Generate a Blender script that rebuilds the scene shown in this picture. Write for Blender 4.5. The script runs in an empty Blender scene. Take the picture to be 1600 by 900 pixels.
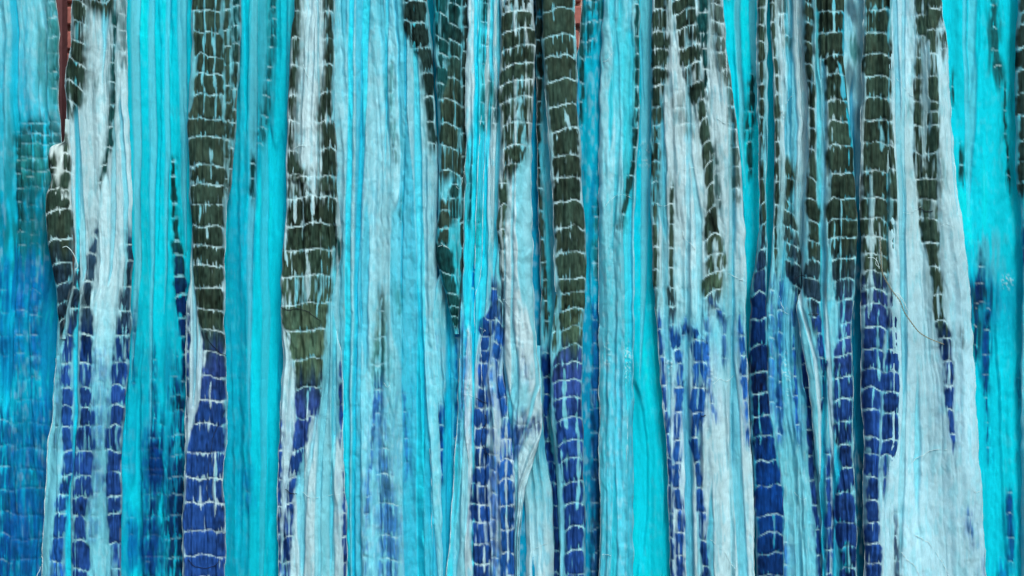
import bpy, math
import numpy as np

# ------------------------------------------------------------------ camera, sky, sun
scene = bpy.context.scene
COL = scene.collection
K = 0.0015            # metres per millimetre-scale layout unit
DIST = 4.5            # camera distance from the plane of the cloths
ZC = 1.5              # height of the picture centre
cam_d = bpy.data.cameras.new('camera')
cam = bpy.data.objects.new('camera', cam_d); COL.objects.link(cam)
cam.location = (0, -DIST, ZC); cam.rotation_euler = (math.radians(90), 0, 0)
cam_d.sensor_width = 36; cam_d.lens = 36 * DIST / (1600 * K); cam_d.clip_end = 200; cam_d.clip_start = 0.05
scene.camera = cam

SUN_EL, SUN_AZ = 44, 16           # degrees; azimuth measured from behind the camera towards the left
w = bpy.data.worlds.new('World'); scene.world = w; w.use_nodes = True
nt = w.node_tree
bg = nt.nodes['Background']
sky = nt.nodes.new('ShaderNodeTexSky'); sky.sky_type = 'NISHITA'; sky.sun_disc = False
sky.sun_elevation = math.radians(SUN_EL); sky.sun_rotation = math.radians(180 - SUN_AZ)
sky.air_density = 0.7; sky.dust_density = 5.0; sky.ozone_density = 0.6
nt.links.new(sky.outputs[0], bg.inputs[0]); bg.inputs[1].default_value = 0.088
sun_d = bpy.data.lights.new('sun', 'SUN'); sun_d.energy = 1.5; sun_d.angle = math.radians(15); sun_d.color = (1, 0.98, 0.95)
sun = bpy.data.objects.new('sun', sun_d); COL.objects.link(sun); sun.location = (-3, -4, 6)
sun.rotation_euler = (math.radians(90 - SUN_EL), 0, math.radians(SUN_AZ))
vs = scene.view_settings
vs.view_transform = 'Standard'; vs.look = 'None'; vs.gamma = 1; vs.use_curve_mapping = False
vs.exposure = 0.72
scene.cycles.max_bounces = 10; scene.cycles.diffuse_bounces = 6; scene.cycles.transmission_bounces = 6

# ------------------------------------------------------------------ helpers
def srgb(c):
    c = np.asarray(c, float) / 255.0
    return np.where(c <= 0.04045, c / 12.92, ((c + 0.055) / 1.055) ** 2.4)

PAL = {k: srgb(v) for k, v in dict(
    pale=(170, 216, 228), white=(206, 238, 242), paler=(180, 219, 230), tq=(110, 202, 222), pale2=(136, 207, 224), tq2=(74, 186, 212),
    cyan=(0, 214, 240), cyan2=(8, 180, 214), deep=(0, 142, 184), deep2=(0, 100, 136), sea=(44, 196, 218),
    grey=(112, 172, 188), dark=(44, 68, 60), dark2=(32, 54, 52), teal=(18, 72, 76), teal2=(28, 112, 114), olive=(66, 98, 82), ice=(154, 208, 225),
    olive2=(52, 80, 69), violet=(44, 72, 136), blue=(28, 68, 134), blue2=(30, 92, 168), navy=(8, 56, 124), navy2=(8, 42, 92),
    inkb=(0, 96, 172), slate=(36, 64, 84), green=(14, 104, 112)).items()}

_T = np.random.RandomState(7).rand(512, 512)
def vn(x, y, seed=0):
    x = np.asarray(x, float) + seed * 37.71; y = np.asarray(y, float) + seed * 91.37
    xi = np.floor(x).astype(np.int64); yi = np.floor(y).astype(np.int64)
    fx = x - xi; fy = y - yi
    fx = fx * fx * (3 - 2 * fx); fy = fy * fy * (3 - 2 * fy)
    x0 = xi & 511; x1 = (xi + 1) & 511; y0 = yi & 511; y1 = (yi + 1) & 511
    a = _T[y0, x0]; b = _T[y0, x1]; c = _T[y1, x0]; d = _T[y1, x1]
    return (a + (b - a) * fx) * (1 - fy) + (c + (d - c) * fx) * fy

def ss(a, b, x):
    t = np.clip((x - a) / (b - a + 1e-9), 0, 1)
    return t * t * (3 - 2 * t)

def table(s):
    return np.array([[float(v) for v in r.split()] for r in s.strip().split(';') if r.strip()])

def smooth_interp(yy, t, col, win=9):
    v = np.interp(yy, t[:, 0], t[:, col])
    k = np.hanning(win + 2)[1:-1]; k /= k.sum()
    p = np.pad(v, win // 2, mode='edge')
    return np.convolve(p, k, mode='valid')[:len(v)]

def mixc(a, b, m):
    return a + (b - a) * m[..., None]

def world(px, py, h, z):
    f = 1 - z * K / DIST
    return np.stack([(px - 800) * K * f, -h * K, (450 - py) * K * f + ZC], -1)

# ------------------------------------------------------------------ materials
def cloth_material(name, transl, rough, weave):
    m = bpy.data.materials.new(name); m.use_nodes = True
    t = m.node_tree; n = t.nodes; L = t.links
    pr = n['Principled BSDF']; out = n['Material Output']
    at = n.new('ShaderNodeAttribute'); at.attribute_name = 'dye'
    tc = n.new('ShaderNodeTexCoord')
    # blotchy uptake of the dye along the threads
    mp = n.new('ShaderNodeMapping'); mp.inputs['Scale'].default_value = (400, 400, 90)
    nz = n.new('ShaderNodeTexNoise'); nz.inputs['Scale'].default_value = 1.0; nz.inputs['Detail'].default_value = 3
    L.new(tc.outputs['Object'], mp.inputs[0]); L.new(mp.outputs[0], nz.inputs['Vector'])
    mr = n.new('ShaderNodeMapRange'); mr.inputs['To Min'].default_value = 1 - 0.5 * weave; mr.inputs['To Max'].default_value = 1 + 0.5 * weave
    L.new(nz.outputs[0], mr.inputs[0])
    n2 = n.new('ShaderNodeTexNoise'); n2.inputs['Scale'].default_value = 330; n2.inputs['Detail'].default_value = 2
    L.new(tc.outputs['Object'], n2.inputs['Vector'])
    mr2 = n.new('ShaderNodeMapRange'); mr2.inputs['To Min'].default_value = 1 - 0.22 * weave; mr2.inputs['To Max'].default_value = 1 + 0.22 * weave
    L.new(n2.outputs[0], mr2.inputs[0])
    mu = n.new('ShaderNodeMath'); mu.operation = 'MULTIPLY'; L.new(mr.outputs[0], mu.inputs[0]); L.new(mr2.outputs[0], mu.inputs[1])
    vm = n.new('ShaderNodeVectorMath'); vm.operation = 'SCALE'
    L.new(at.outputs['Color'], vm.inputs[0]); L.new(mu.outputs[0], vm.inputs['Scale'])
    L.new(vm.outputs[0], pr.inputs['Base Color'])
    pr.inputs['Roughness'].default_value = rough; pr.inputs['Specular IOR Level'].default_value = 0.06
    # crinkle and weave relief
    b1 = n.new('ShaderNodeBump'); b1.inputs['Strength'].default_value = weave; b1.inputs['Distance'].default_value = 0.002
    m3 = n.new('ShaderNodeMapping'); m3.inputs['Scale'].default_value = (190, 190, 95)
    n3 = n.new('ShaderNodeTexNoise'); n3.inputs['Scale'].default_value = 1.0; n3.inputs['Detail'].default_value = 4; n3.inputs['Roughness'].default_value = 0.65
    L.new(tc.outputs['Object'], m3.inputs[0]); L.new(m3.outputs[0], n3.inputs['Vector']); L.new(n3.outputs[0], b1.inputs['Height'])
    b2 = n.new('ShaderNodeBump'); b2.inputs['Strength'].default_value = weave; b2.inputs['Distance'].default_value = 0.0006
    n4 = n.new('ShaderNodeTexNoise'); n4.inputs['Scale'].default_value = 620; n4.inputs['Detail'].default_value = 1
    L.new(tc.outputs['Object'], n4.inputs['Vector']); L.new(n4.outputs[0], b2.inputs['Height']); L.new(b1.outputs[0], b2.inputs['Normal'])
    L.new(b2.outputs[0], pr.inputs['Normal'])
    tr = n.new('ShaderNodeBsdfTranslucent'); L.new(vm.outputs[0], tr.inputs[0]); L.new(b2.outputs[0], tr.inputs['Normal'])
    mx = n.new('ShaderNodeMixShader'); mx.inputs[0].default_value = transl
    L.new(pr.outputs[0], mx.inputs[1]); L.new(tr.outputs[0], mx.inputs[2]); L.new(mx.outputs[0], out.inputs[0])
    return m

M_CLOTH = cloth_material('dyed_crinkled_cotton', 0.18, 0.85, 0.32)
M_THIN = cloth_material('dyed_thin_cotton', 0.3, 0.8, 0.26)

def plain(name, c, var=0.25, scale=400, rough=0.9, bump=0.4):
    m = bpy.data.materials.new(name); m.use_nodes = True
    t = m.node_tree; n = t.nodes; L = t.links; pr = n['Principled BSDF']
    tc = n.new('ShaderNodeTexCoord'); nz = n.new('ShaderNodeTexNoise')
    nz.inputs['Scale'].default_value = scale; nz.inputs['Detail'].default_value = 5
    L.new(tc.outputs['Object'], nz.inputs['Vector'])
    cr = n.new('ShaderNodeValToRGB'); cl = srgb(c)
    cr.color_ramp.elements[0].position = 0.3; cr.color_ramp.elements[1].position = 0.7
    cr.color_ramp.elements[0].color = (*(cl * (1 - var)), 1); cr.color_ramp.elements[1].color = (*np.minimum(cl * (1 + var), 1), 1)
    L.new(nz.outputs[0], cr.inputs[0]); L.new(cr.outputs[0], pr.inputs['Base Color'])
    pr.inputs['Roughness'].default_value = rough; pr.inputs['Specular IOR Level'].default_value = 0.15
    bp = n.new('ShaderNodeBump'); bp.inputs['Strength'].default_value = bump; bp.inputs['Distance'].default_value = 0.003
    L.new(nz.outputs[0], bp.inputs['Height']); L.new(bp.outputs[0], pr.inputs['Normal'])
    return m

M_THREAD_W = plain('white_cotton_thread', (190, 226, 232), 0.12, 900)
M_THREAD_D = plain('dark_dyed_thread', (26, 34, 48), 0.2, 900)
M_THREAD_G = plain('grey_twisted_cord', (120, 128, 112), 0.35, 700)
M_HEM = plain('pale_selvage', (180, 216, 222), 0.15, 500)
M_BRICK = plain('red_brick', (146, 94, 88), 0.25, 40, 0.95, 0.6)
M_MORTAR = plain('pinkish_mortar', (178, 142, 130), 0.2, 120)
M_WOOD = plain('dull_maroon_paint', (92, 62, 64), 0.18, 60)

# ------------------------------------------------------------------ mesh building
def mesh_grid(name, P, C, mat, parent=None):
    rows, cols = P.shape[:2]
    me = bpy.data.meshes.new(name)
    nv = rows * cols
    me.vertices.add(nv); me.vertices.foreach_set('co', P.reshape(-1).astype(np.float32))
    i = np.arange(nv).reshape(rows, cols)
    q = np.stack([i[:-1, :-1], i[1:, :-1], i[1:, 1:], i[:-1, 1:]], -1).reshape(-1, 4)
    nf = len(q)
    me.loops.add(nf * 4); me.loops.foreach_set('vertex_index', q.reshape(-1).astype(np.int32))
    me.polygons.add(nf); me.polygons.foreach_set('loop_start', np.arange(0, nf * 4, 4, dtype=np.int32))
    me.polygons.foreach_set('use_smooth', np.ones(nf, dtype=bool))
    if C is not None:
        a = me.attributes.new('dye', 'FLOAT_COLOR', 'POINT')
        a.data.foreach_set('color', np.concatenate([C, np.ones(C.shape[:2] + (1,))], -1).reshape(-1).astype(np.float32))
    me.update(calc_edges=True); me.materials.append(mat)
    o = bpy.data.objects.new(name, me); COL.objects.link(o)
    if parent: o.parent = parent
    return o

def tube(name, pts, r, mat, parent=None, sides=6):
    pts = np.asarray(pts, float); n = len(pts)
    t = np.gradient(pts, axis=0); t /= np.linalg.norm(t, axis=1)[:, None] + 1e-12
    up = np.array([0, -1.0, 0.05]); a = np.cross(t, up); a /= np.linalg.norm(a, axis=1)[:, None] + 1e-12
    b = np.cross(t, a)
    rr = np.broadcast_to(np.asarray(r, float), (n,))
    ang = np.linspace(0, 2 * np.pi, sides + 1)
    P = pts[:, None] + rr[:, None, None] * (np.cos(ang)[None, :, None] * a[:, None] + np.sin(ang)[None, :, None] * b[:, None])
    return mesh_grid(name, P, None, mat, parent)

def spline(t, n):
    """Catmull-Rom through the rows of t."""
    t = np.asarray(t, float); p = np.vstack([2 * t[0] - t[1], t, 2 * t[-1] - t[-2]])
    out = []
    s = np.linspace(0, len(t) - 1, n)
    for v in s:
        i = min(int(v), len(t) - 2); f = v - i
        p0, p1, p2, p3 = p[i:i + 4]
        out.append(0.5 * ((2 * p1) + (p2 - p0) * f + (2 * p0 - 5 * p1 + 4 * p2 - p3) * f ** 2 + (3 * p1 - p0 - 3 * p2 + p3) * f ** 3))
    return np.array(out)

# ------------------------------------------------------------------ a tied and dyed strip on a cloth
def S(edges, ln=None, y0=0, sp=35, yt=530, soft=(2.2, 2.2), cols=None, wear=0.35, splits=(), arc=3.0, slant=0.0,
      bulge=7.0, amt=1.0, lw=1.55, rough=4.4, line=1.0, halo=0.6, fade=14):
    return dict(e=table(edges), ln=ln, y0=y0, sp=sp, yt=yt, soft=soft, cols=cols, wear=wear * (0.75 if wear < 0.42 else 0.92),
                splits=[table(s) for s in splits], arc=arc, slant=slant, bulge=bulge, amt=amt, lw=lw, rough=rough,
                line=line, halo=halo, fade=fade)

def stops(st):
    if st['cols']: return st['cols']
    y = st['yt']
    return [(0, 'dark'), (y - 90, 'dark'), (y - 30, 'olive2'), (y + 2, 'slate'), (y + 40, 'violet'), (y + 110, 'blue')]

def ramp(st, Yw):
    ys = np.array([s[0] for s in st], float); cs = np.array([PAL[s[1]] for s in st])
    return np.stack([np.interp(Yw, ys, cs[:, k]) for k in range(3)], -1)

def strip_eval(st, X, Y, seed):
    yy = Y[:, 0]; e = st['e']
    rng = np.random.RandomState(seed)
    st['soft'] = tuple(max(1.9, v * 1.15) for v in st['soft'])
    xl = smooth_interp(yy, e, 1)[:, None]; xr = smooth_interp(yy, e, 2)[:, None]
    w = np.maximum(xr - xl, 1.0)
    u = np.clip((X - xl) / w, -0.5, 1.5)
    if st['ln'] is not None:
        ly = np.array(st['ln'], float)
        if ly[0] > -120: ly = np.concatenate([np.arange(ly[0] - 36, -130, -36)[::-1], ly])
        if ly[-1] < 1100: ly = np.concatenate([ly, np.arange(ly[-1] + 36, 1110, 36)])
    else:
        ly = np.arange(st['y0'] - 40 * st['sp'], 1150, st['sp']) + rng.uniform(-5, 5, len(np.arange(st['y0'] - 40 * st['sp'], 1150, st['sp'])))
    cu = np.clip(u, 0, 1)
    arc = st['arc'] * np.minimum(1.0, w / 30.0)
    wig = (vn(X / 13, Y / 45, seed + 3) - 0.5) * 7 + (vn(X / 4, Y / 30, seed + 4) - 0.5) * 1.6
    Yc = Y + arc * (1 - (2 * cu - 1) ** 2) + st['slant'] * (cu - 0.5) + wig
    k = np.clip(np.searchsorted(ly, Yc), 1, len(ly) - 1)
    dn = ly[k] - Yc; dp = Yc - ly[k - 1]
    dl = np.minimum(dn, dp)
    J = rng.uniform(-1, 1, (len(ly) + 1, 5))
    je = np.minimum(3.0, 0.11 * w)
    n1 = (vn(X / 2.3, Y / 20, seed + 1) - 0.5); n2 = (vn(X / 5, Y / 8, seed + 2) - 0.5)
    nz = st['rough'] * (1.2 * n1 + 0.8 * n2)
    ins = np.minimum(2.2, 0.1 * w) * np.exp(-(dl / 3.5) ** 2)
    jl = J[k, 0] * je; jr = J[k, 1] * je
    e1 = X - xl - jl - ins + nz * min(1.0, st['soft'][0] / 2.5); e2 = xr - X + jr - ins + nz * min(1.0, st['soft'][1] / 2.5)
    m = ss(-st['soft'][0], st['soft'][0], e1) * ss(-st['soft'][1], st['soft'][1], e2)
    out_d = np.maximum(0, np.maximum(-e1, -e2))
    fn = (vn(X / 3, Y / 40, seed + 5) - 0.5) * 2.2 * st['fade']
    end = ss(e[0, 0] - st['fade'], e[0, 0] + st['fade'], Y + fn) if e[0, 0] > -20 else 1.0
    end = end * (1 - ss(e[-1, 0] - st['fade'], e[-1, 0] + st['fade'], Y + fn)) if e[-1, 0] < 930 else end
    body = m * end
    # pale wisps that run along the fold, longest just off the tied lines
    n = 0.62 * vn(X / 2.0, Y / 24, seed + 6) + 0.38 * vn(X / 6, Y / 50, seed + 7) + 0.16 * np.exp(-dl / 7.0)
    thr = 0.90 - 0.36 * st['wear'] - 0.10 * st['wear'] * J[k, 2]
    wis = ss(thr, thr + 0.16, n)
    mm = body * (1 - 0.85 * wis)
    # flame-like pale licks rising and falling from each tied line
    q = vn(X / 2.4, k * 7.3, seed + 22); side = np.where(dn < dp, 1.0, 0.6)
    Lc = (4 + 17 * st['wear']) * side * np.clip(q - 0.66 + 0.14 * J[k, 2], 0, 1) * 3.3
    mm = mm * (1 - 0.8 * ss(-1.0, 3.0, Lc - dl) * (Lc > 0.8))
    for sp in st['splits']:
        xs = np.interp(yy, sp[:, 0], sp[:, 1], left=-999, right=-999)[:, None]
        ws = np.interp(yy, sp[:, 0], sp[:, 2])[:, None]
        ww = ws * (0.5 + 1.0 * vn(X * 0 + seed, Y / 16, seed + 8)) + 0.01
        dd = np.abs(X - xs + (vn(X * 0 + 3, Y / 26, seed + 9) - 0.5) * 4 + n1 * 2.0)
        pr = np.exp(-(dd / (0.75 * ww)) ** 2)
        tap = np.clip(np.minimum(yy - sp[0, 0], sp[-1, 0] - yy) / 12.0 + 0.25, 0, 1)[:, None]
        mm = mm * (1 - 0.86 * ss(0.42, 0.85, pr * tap + 0.75 * (vn(X / 1.9, Y / 15, seed + 18) - 0.5)))
    kn = np.where(dn < dp, k, k - 1); LS = rng.uniform(0.5, 1.15, len(ly) + 1)
    mm = mm * np.where((J[k, 4] > 0.6) & (st['wear'] > 0.25), 1 - 0.6 * ss(0.5, 0.85, vn(X / 2.4, Y / 26, seed + 23)), 1.0)
    lnoise = np.clip(2.1 * vn(X / 6, kn * 3.7, seed + 10) - 0.12, 0, 1) * LS[kn]
    lw = st['lw'] * (0.2 + 0.42 * vn(X / 6, k * 5.1, seed + 16))
    lmask = (1 - ss(lw, lw + 1.05, dl)) * np.clip(lnoise, 0, 1) * st['line']
    mm = mm * (1 - 0.85 * lmask)
    tone = 1 + 0.2 * J[k, 3] + 0.7 * (vn(X / 26, Y / 80, seed + 24) - 0.5) + 0.75 * (vn(X / 2.0, Y / 12, seed + 11) - 0.5) + 0.55 * (vn(X / 5, Y / 7, seed + 12) - 0.5) + 0.5 * ss(0.72, 0.95, vn(X / 1.8, Y / 11, seed + 17))
    Yw = Y + (vn(X / 3.5, Y / 60, seed + 13) - 0.5) * 48 + J[k, 4] * 7
    col = ramp(stops(st), Yw) * tone[..., None]
    hue = ss(0.35, 0.8, 0.6 * vn(X / 9, Y / 40, seed + 20) + 0.4 * vn(X / 3, Y / 16, seed + 21))[..., None]
    col = col * (1 + hue * np.where(col[..., 2:] > 2.2 * col[..., :1], 0.25, 1.0) * np.array([0.14, -0.05, -0.10]))
    inside = ((u > 0) & (u < 1))
    bul = np.sqrt(np.clip(1 - (2 * cu - 1) ** 2, 0, 1)) * inside * st['bulge'] * 0.75 * np.minimum(1, w / 26.0) * end
    crease = np.abs(vn(X / 6.5, Y / 130, seed + 14) - 0.5) * 2
    bul = bul - (1.6 * np.exp(-(dl / 2.6) ** 2) + 3.2 * (1 - crease) ** 5) * body + 1.6 * (vn(X / 4, Y / 14, seed + 19) - 0.5) * body
    hl = 1.5 * st['halo'] * np.exp(-out_d / 8.0) * end * np.clip(vn(X / 3.2, Y / 24, seed + 15) * 1.8 - 0.5, 0, 1) * (1 - body)
    return mm * st['amt'], col, lmask * body, bul, hl

# ------------------------------------------------------------------ a whole hanging cloth
_seed = [11]; ZS = 0.62; GR = 0.8; CRE = 0.5
CLOTHS = {}
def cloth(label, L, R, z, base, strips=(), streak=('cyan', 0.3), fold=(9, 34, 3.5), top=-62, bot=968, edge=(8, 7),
          selv=(1, 1), shear=None, mat=None, res=(1.25, 2.0), cat='cloth', group='tie-dyed cloths hung side by side',
          wash=(), patches=(), ew=13, name='hanging_cloth', bw=60, crepe=1.0, curl=7, bands=()):
    _seed[0] += 29; sd = _seed[0]; z = z * ZS
    L = table(L); R = table(R)
    ny = int((bot - top) / res[1]) + 1
    yy = np.linspace(top, bot, ny)
    l = smooth_interp(yy, L, 1, ew) + (vn(yy / 22, yy * 0 + sd) - 0.5) * 3
    r = smooth_interp(yy, R, 1, ew) + (vn(yy / 24, yy * 0 + sd + 5) - 0.5) * 3
    Wm = float(np.mean(r - l)); wmax = float(np.max(r - l))
    nx = max(8, int(wmax / res[0]))
    s = np.linspace(0, 1, nx)[None, :]
    X = l[:, None] + s * (r - l)[:, None]; Y = np.repeat(yy[:, None], nx, 1)
    f = s * Wm + np.zeros_like(X)
    if shear is not None:
        sh = table(shear); f = f + np.interp(yy, sh[:, 0], sh[:, 1])[:, None]
    f = f + (vn(f / 60, Y / 260, sd) - 0.5) * 18
    A1, W1, A2 = fold
    A1 *= 1.25
    h = z + A1 * (2 * vn(f / W1, Y / 520, sd + 1) - 1)
    rg = 1 - np.abs(2 * vn(f / (W1 * 0.42), Y / 260, sd + 2) - 1)
    h = h + 1.25 * A2 * (rg * 2 - 1)
    h = h + A2 * 0.45 * (2 * vn(f / 6.0, Y / 110, sd + 3) - 1)
    wv = f + (vn(f / 14, Y / 110, sd + 24) - 0.5) * 7
    g1 = 1 - np.abs(2 * vn(wv / 8.5, Y / 240, sd + 25) - 1); g2 = 1 - np.abs(2 * vn(wv / 4.4, Y / 110, sd + 26) - 1)
    gm = 0.35 + 0.9 * vn(f / 30, Y / 90, sd + 27)
    h = h - (0.7 if mat is M_THIN else GR) * A2 * gm * (0.75 * g1 ** 5 + 0.45 * g2 ** 4)
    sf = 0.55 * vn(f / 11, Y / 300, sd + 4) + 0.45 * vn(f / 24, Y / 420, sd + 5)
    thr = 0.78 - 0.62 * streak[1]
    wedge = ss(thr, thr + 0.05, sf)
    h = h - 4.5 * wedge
    cw = 0.45 * (vn(X / 6, Y / 11, sd + 6) - 0.5) + 1.1 * (vn(f / 4, Y / 38, sd + 7) - 0.5) + 1.3 * (np.abs(vn((X + Y * .35) / 11, (Y - X * .2) / 30, sd + 8) - 0.5) + np.abs(vn((X - Y * .3) / 9, (Y + X * .2) / 24, sd + 22) - 0.5))
    h = h + crepe * cw * (0.9 if mat is M_THIN else 1.2)
    # small crossing creases
    cx1 = X + (vn(X / 16, Y / 22, sd + 30) - 0.5) * 14; cy1 = Y + (vn(X / 18, Y / 26, sd + 31) - 0.5) * 18
    k1 = 1 - np.abs(2 * vn(cx1 / 10, cy1 / 26, sd + 32) - 1); k2 = 1 - np.abs(2 * vn((cx1 + 0.45 * cy1) / 9, (cy1 - .3 * cx1) / 17, sd + 33) - 1)
    k3 = 1 - np.abs(2 * vn((cx1 - 0.5 * cy1) / 8, (cy1 + .3 * cx1) / 15, sd + 34) - 1)
    cg = ss(0.25, 0.75, vn(X / 26, Y / 44, sd + 35))
    h = h + (0.8 if mat is M_THIN else 1.0) * CRE * crepe * (1.0 * k1 ** 4 - 0.9 * k2 ** 5 * cg - 0.8 * k3 ** 5 * (1.2 - cg))
    # colour of the ground cloth
    C = ramp(base, Y + (vn(X / 8, Y / 70, sd + 9) - 0.5) * bw)
    C = mixc(C, PAL[streak[0]], wedge * (0.72 + 0.28 * vn(f / 5, Y / 60, sd + 10)))  # tint painted into the recessed wedges as shaded, translucent valleys
    fine = 0.5 * vn(f / 2.4, Y / 24, sd + 12) + 0.5 * vn(X / 7, Y / 16, sd + 13)
    C = mixc(C, PAL[streak[0]], 0.36 * ss(0.5, 0.75, fine) * (1 - wedge))
    C = mixc(C, C * 0.72 + 0.28 * PAL['paler'], (0.15 if mat is M_THIN else 0.75) * ss(0.5, 0.8, 0.5 * vn(X / 2.4, Y / 14, sd + 14) + 0.5 * vn(X / 6, Y / 9, sd + 23)) * (1 - wedge))
    C = C * (1 + 0.22 * (vn(f / 8, Y / 130, sd + 28) - 0.5) + 0.34 * (vn(f / 20, Y / 240, sd + 36) - 0.5))[..., None]
    for (pts, col, a) in bands:                      # broad dye streaks; cyan ones paint in shaded valleys: y x half-width
        t = table(pts)
        xs = np.interp(yy, t[:, 0], t[:, 1])[:, None]; hw = np.interp(yy, t[:, 0], t[:, 2])[:, None]
        d = np.abs(X - xs + (vn(X * 0, Y / 60, sd + 15) - .5) * 4)
        bm = (1 - ss(hw - 1.2, hw + 1.2, d)) * (hw > 0.2)
        C = mixc(C, PAL[col], bm * a * (0.85 + 0.15 * vn(f / 4, Y / 50, sd + 16))); h = h - 5 * bm
    for (cx, cy, rx, ry, col, a) in wash:            # loose soft stains of dye
        q = ((X - cx) / rx) ** 2 + ((Y - cy) / ry) ** 2
        nn = 0.6 * vn(f / 4, Y / 42, sd + 17 + cx) + 0.4 * vn(f / 12, Y / 30, sd + 18 + cy)
        C = mixc(C, PAL[col], a * ss(0.46, 0.74, nn + 0.24 * (1 - q)) * np.clip(1.25 - q, 0, 1))
    for (cx, cy, rx, ry) in patches:                 # tightly puckered knots of cloth, glints painted white on the crests
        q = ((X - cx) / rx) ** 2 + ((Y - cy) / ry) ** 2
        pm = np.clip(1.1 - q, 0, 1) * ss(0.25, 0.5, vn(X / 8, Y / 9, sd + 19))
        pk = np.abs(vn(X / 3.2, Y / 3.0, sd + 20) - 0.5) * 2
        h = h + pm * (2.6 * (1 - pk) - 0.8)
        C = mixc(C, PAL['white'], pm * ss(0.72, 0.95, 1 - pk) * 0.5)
    for i, st in enumerate(strips):
        m, col, lm, bul, hl = strip_eval(st, X, Y, sd + 100 + 17 * i)
        C = mixc(C, col * 0.55 + C * 0.45, hl)
        C = C + (col - C) * m[..., None]
        C = mixc(C, PAL['white'], 0.42 * lm)
        h = h + bul
    # rounded edges with a pale selvage line
    dL = X - l[:, None]; dR = r[:, None] - X
    er, ed = edge
    er_ = np.minimum(er, 0.45 * (r - l))[:, None]
    for d, sv in ((dL, selv[0]), (dR, selv[1])):
        c = np.clip(1 - d / er_, 0, 1)
        h = h - ed * (1 - np.sqrt(np.clip(1 - c * c, 0, 1)))
        if sv: C = mixc(C, PAL['white'], (1 - ss(0.6, 2.0, d)) * 0.22 * sv * ss(0.3, 0.6, vn(X * 0 + 2, Y / 14, sd + 21)))
    C = np.clip(C, 0.002, 0.92)
    # turn the edges back behind the cloth
    j = np.arange(1, curl + 1)[None, :]
    XL = X[:, :1] + 0.35 * j ** 1.6; HL = h[:, :1] - 1.1 * j; XR = X[:, -1:] - 0.35 * j ** 1.6; HR = h[:, -1:] - 1.1 * j
    XX = np.concatenate([XL[:, ::-1], X, XR], 1); HH = np.concatenate([HL[:, ::-1], h, HR], 1)
    YY = np.repeat(yy[:, None], XX.shape[1], 1)
    CC = np.concatenate([np.repeat(C[:, :1], curl, 1), C, np.repeat(C[:, -1:], curl, 1)], 1)
    P = world(XX, YY, HH, z)
    base_p = P[-1].mean(0).copy()
    o = mesh_grid(name, P - base_p, CC, mat or M_CLOTH)
    o.location = base_p
    o['label'] = label; o['category'] = cat
    if group: o['group'] = group
    rec = dict(o=o, X=X, yy=yy, h=h, z=z, base=base_p)
    CLOTHS[label] = rec
    return rec

def surf(rec, x, y):
    i = int(np.clip(np.searchsorted(rec['yy'], y), 0, len(rec['yy']) - 1))
    j = int(np.clip(np.searchsorted(rec['X'][i], x), 0, rec['X'].shape[1] - 1))
    return rec['h'][i, j]

def thread(rec, pts, r=0.7, mat=None, lift=0.9, name='loose_thread', wob=1.0, lab=None, lie=True):
    t = spline(table(pts), max(12, 10 * len(table(pts))))
    rng = np.random.RandomState(int(t[0, 0] * 7 + t[0, 1]))
    n = len(t)
    jx = np.convolve(rng.uniform(-1, 1, n), np.ones(3) / 3, 'same') * wob
    x = t[:, 0] + jx; y = t[:, 1] + np.convolve(rng.uniform(-1, 1, n), np.ones(3) / 3, 'same') * wob
    if lie:
        hh = np.array([surf(rec, a, b) for a, b in zip(x, y)])
        hh = np.maximum(hh, np.convolve(np.pad(hh, 2, mode='edge'), np.ones(5) / 5, 'valid')) + lift
    else:
        hh = t[:, 2] + rec['z']
    P = world(x, y, hh, rec['z']) - rec['base']
    rr = r * K * (np.clip(1.9 * vn(np.arange(n) / 2.3, 0 * t[:, 0] + t[0, 1]) - 0.3, 0.12, 1) if lie and mat is None else np.ones(n)) * (0.55 if lie else 0.65)
    o = tube(name, P, rr, mat or M_THREAD_W, rec['o'])
    if lab: o['label'] = lab
    return o

def hem(rec, side, y0, y1, r=1.0, mat=None):
    i0, i1 = np.searchsorted(rec['yy'], [y0, y1]); ii = np.arange(i0, min(i1, len(rec['yy'])), 2)
    jcol = 0 if side == 'L' else -1
    x = rec['X'][ii, jcol] + (vn(rec['yy'][ii] / 5, 0 * ii + y0) - .5) * 0.8; hh = rec['h'][ii, jcol] + 1.0
    P = world(x, rec['yy'][ii], hh, rec['z']) - rec['base']
    rr = r * K * 0.48 * np.clip(1.7 * vn(rec['yy'][ii] / 9, 0 * ii + 3.3 + y0) - 0.1, 0.15, 1.2)
    return tube('selvage_hem', P, rr, mat or M_HEM, rec['o'], 6)

# ------------------------------------------------------------------ the wall behind
def box_mesh(name, sx, sy, sz, bev, mat):
    import bmesh
    bm = bmesh.new(); bmesh.ops.create_cube(bm, size=1)
    bmesh.ops.scale(bm, vec=(sx, sy, sz), verts=bm.verts)
    if bev: bmesh.ops.bevel(bm, geom=bm.edges[:], offset=bev, segments=1, affect='EDGES')
    me = bpy.data.meshes.new(name); bm.to_mesh(me); bm.free(); me.materials.append(mat)
    return me

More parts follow.
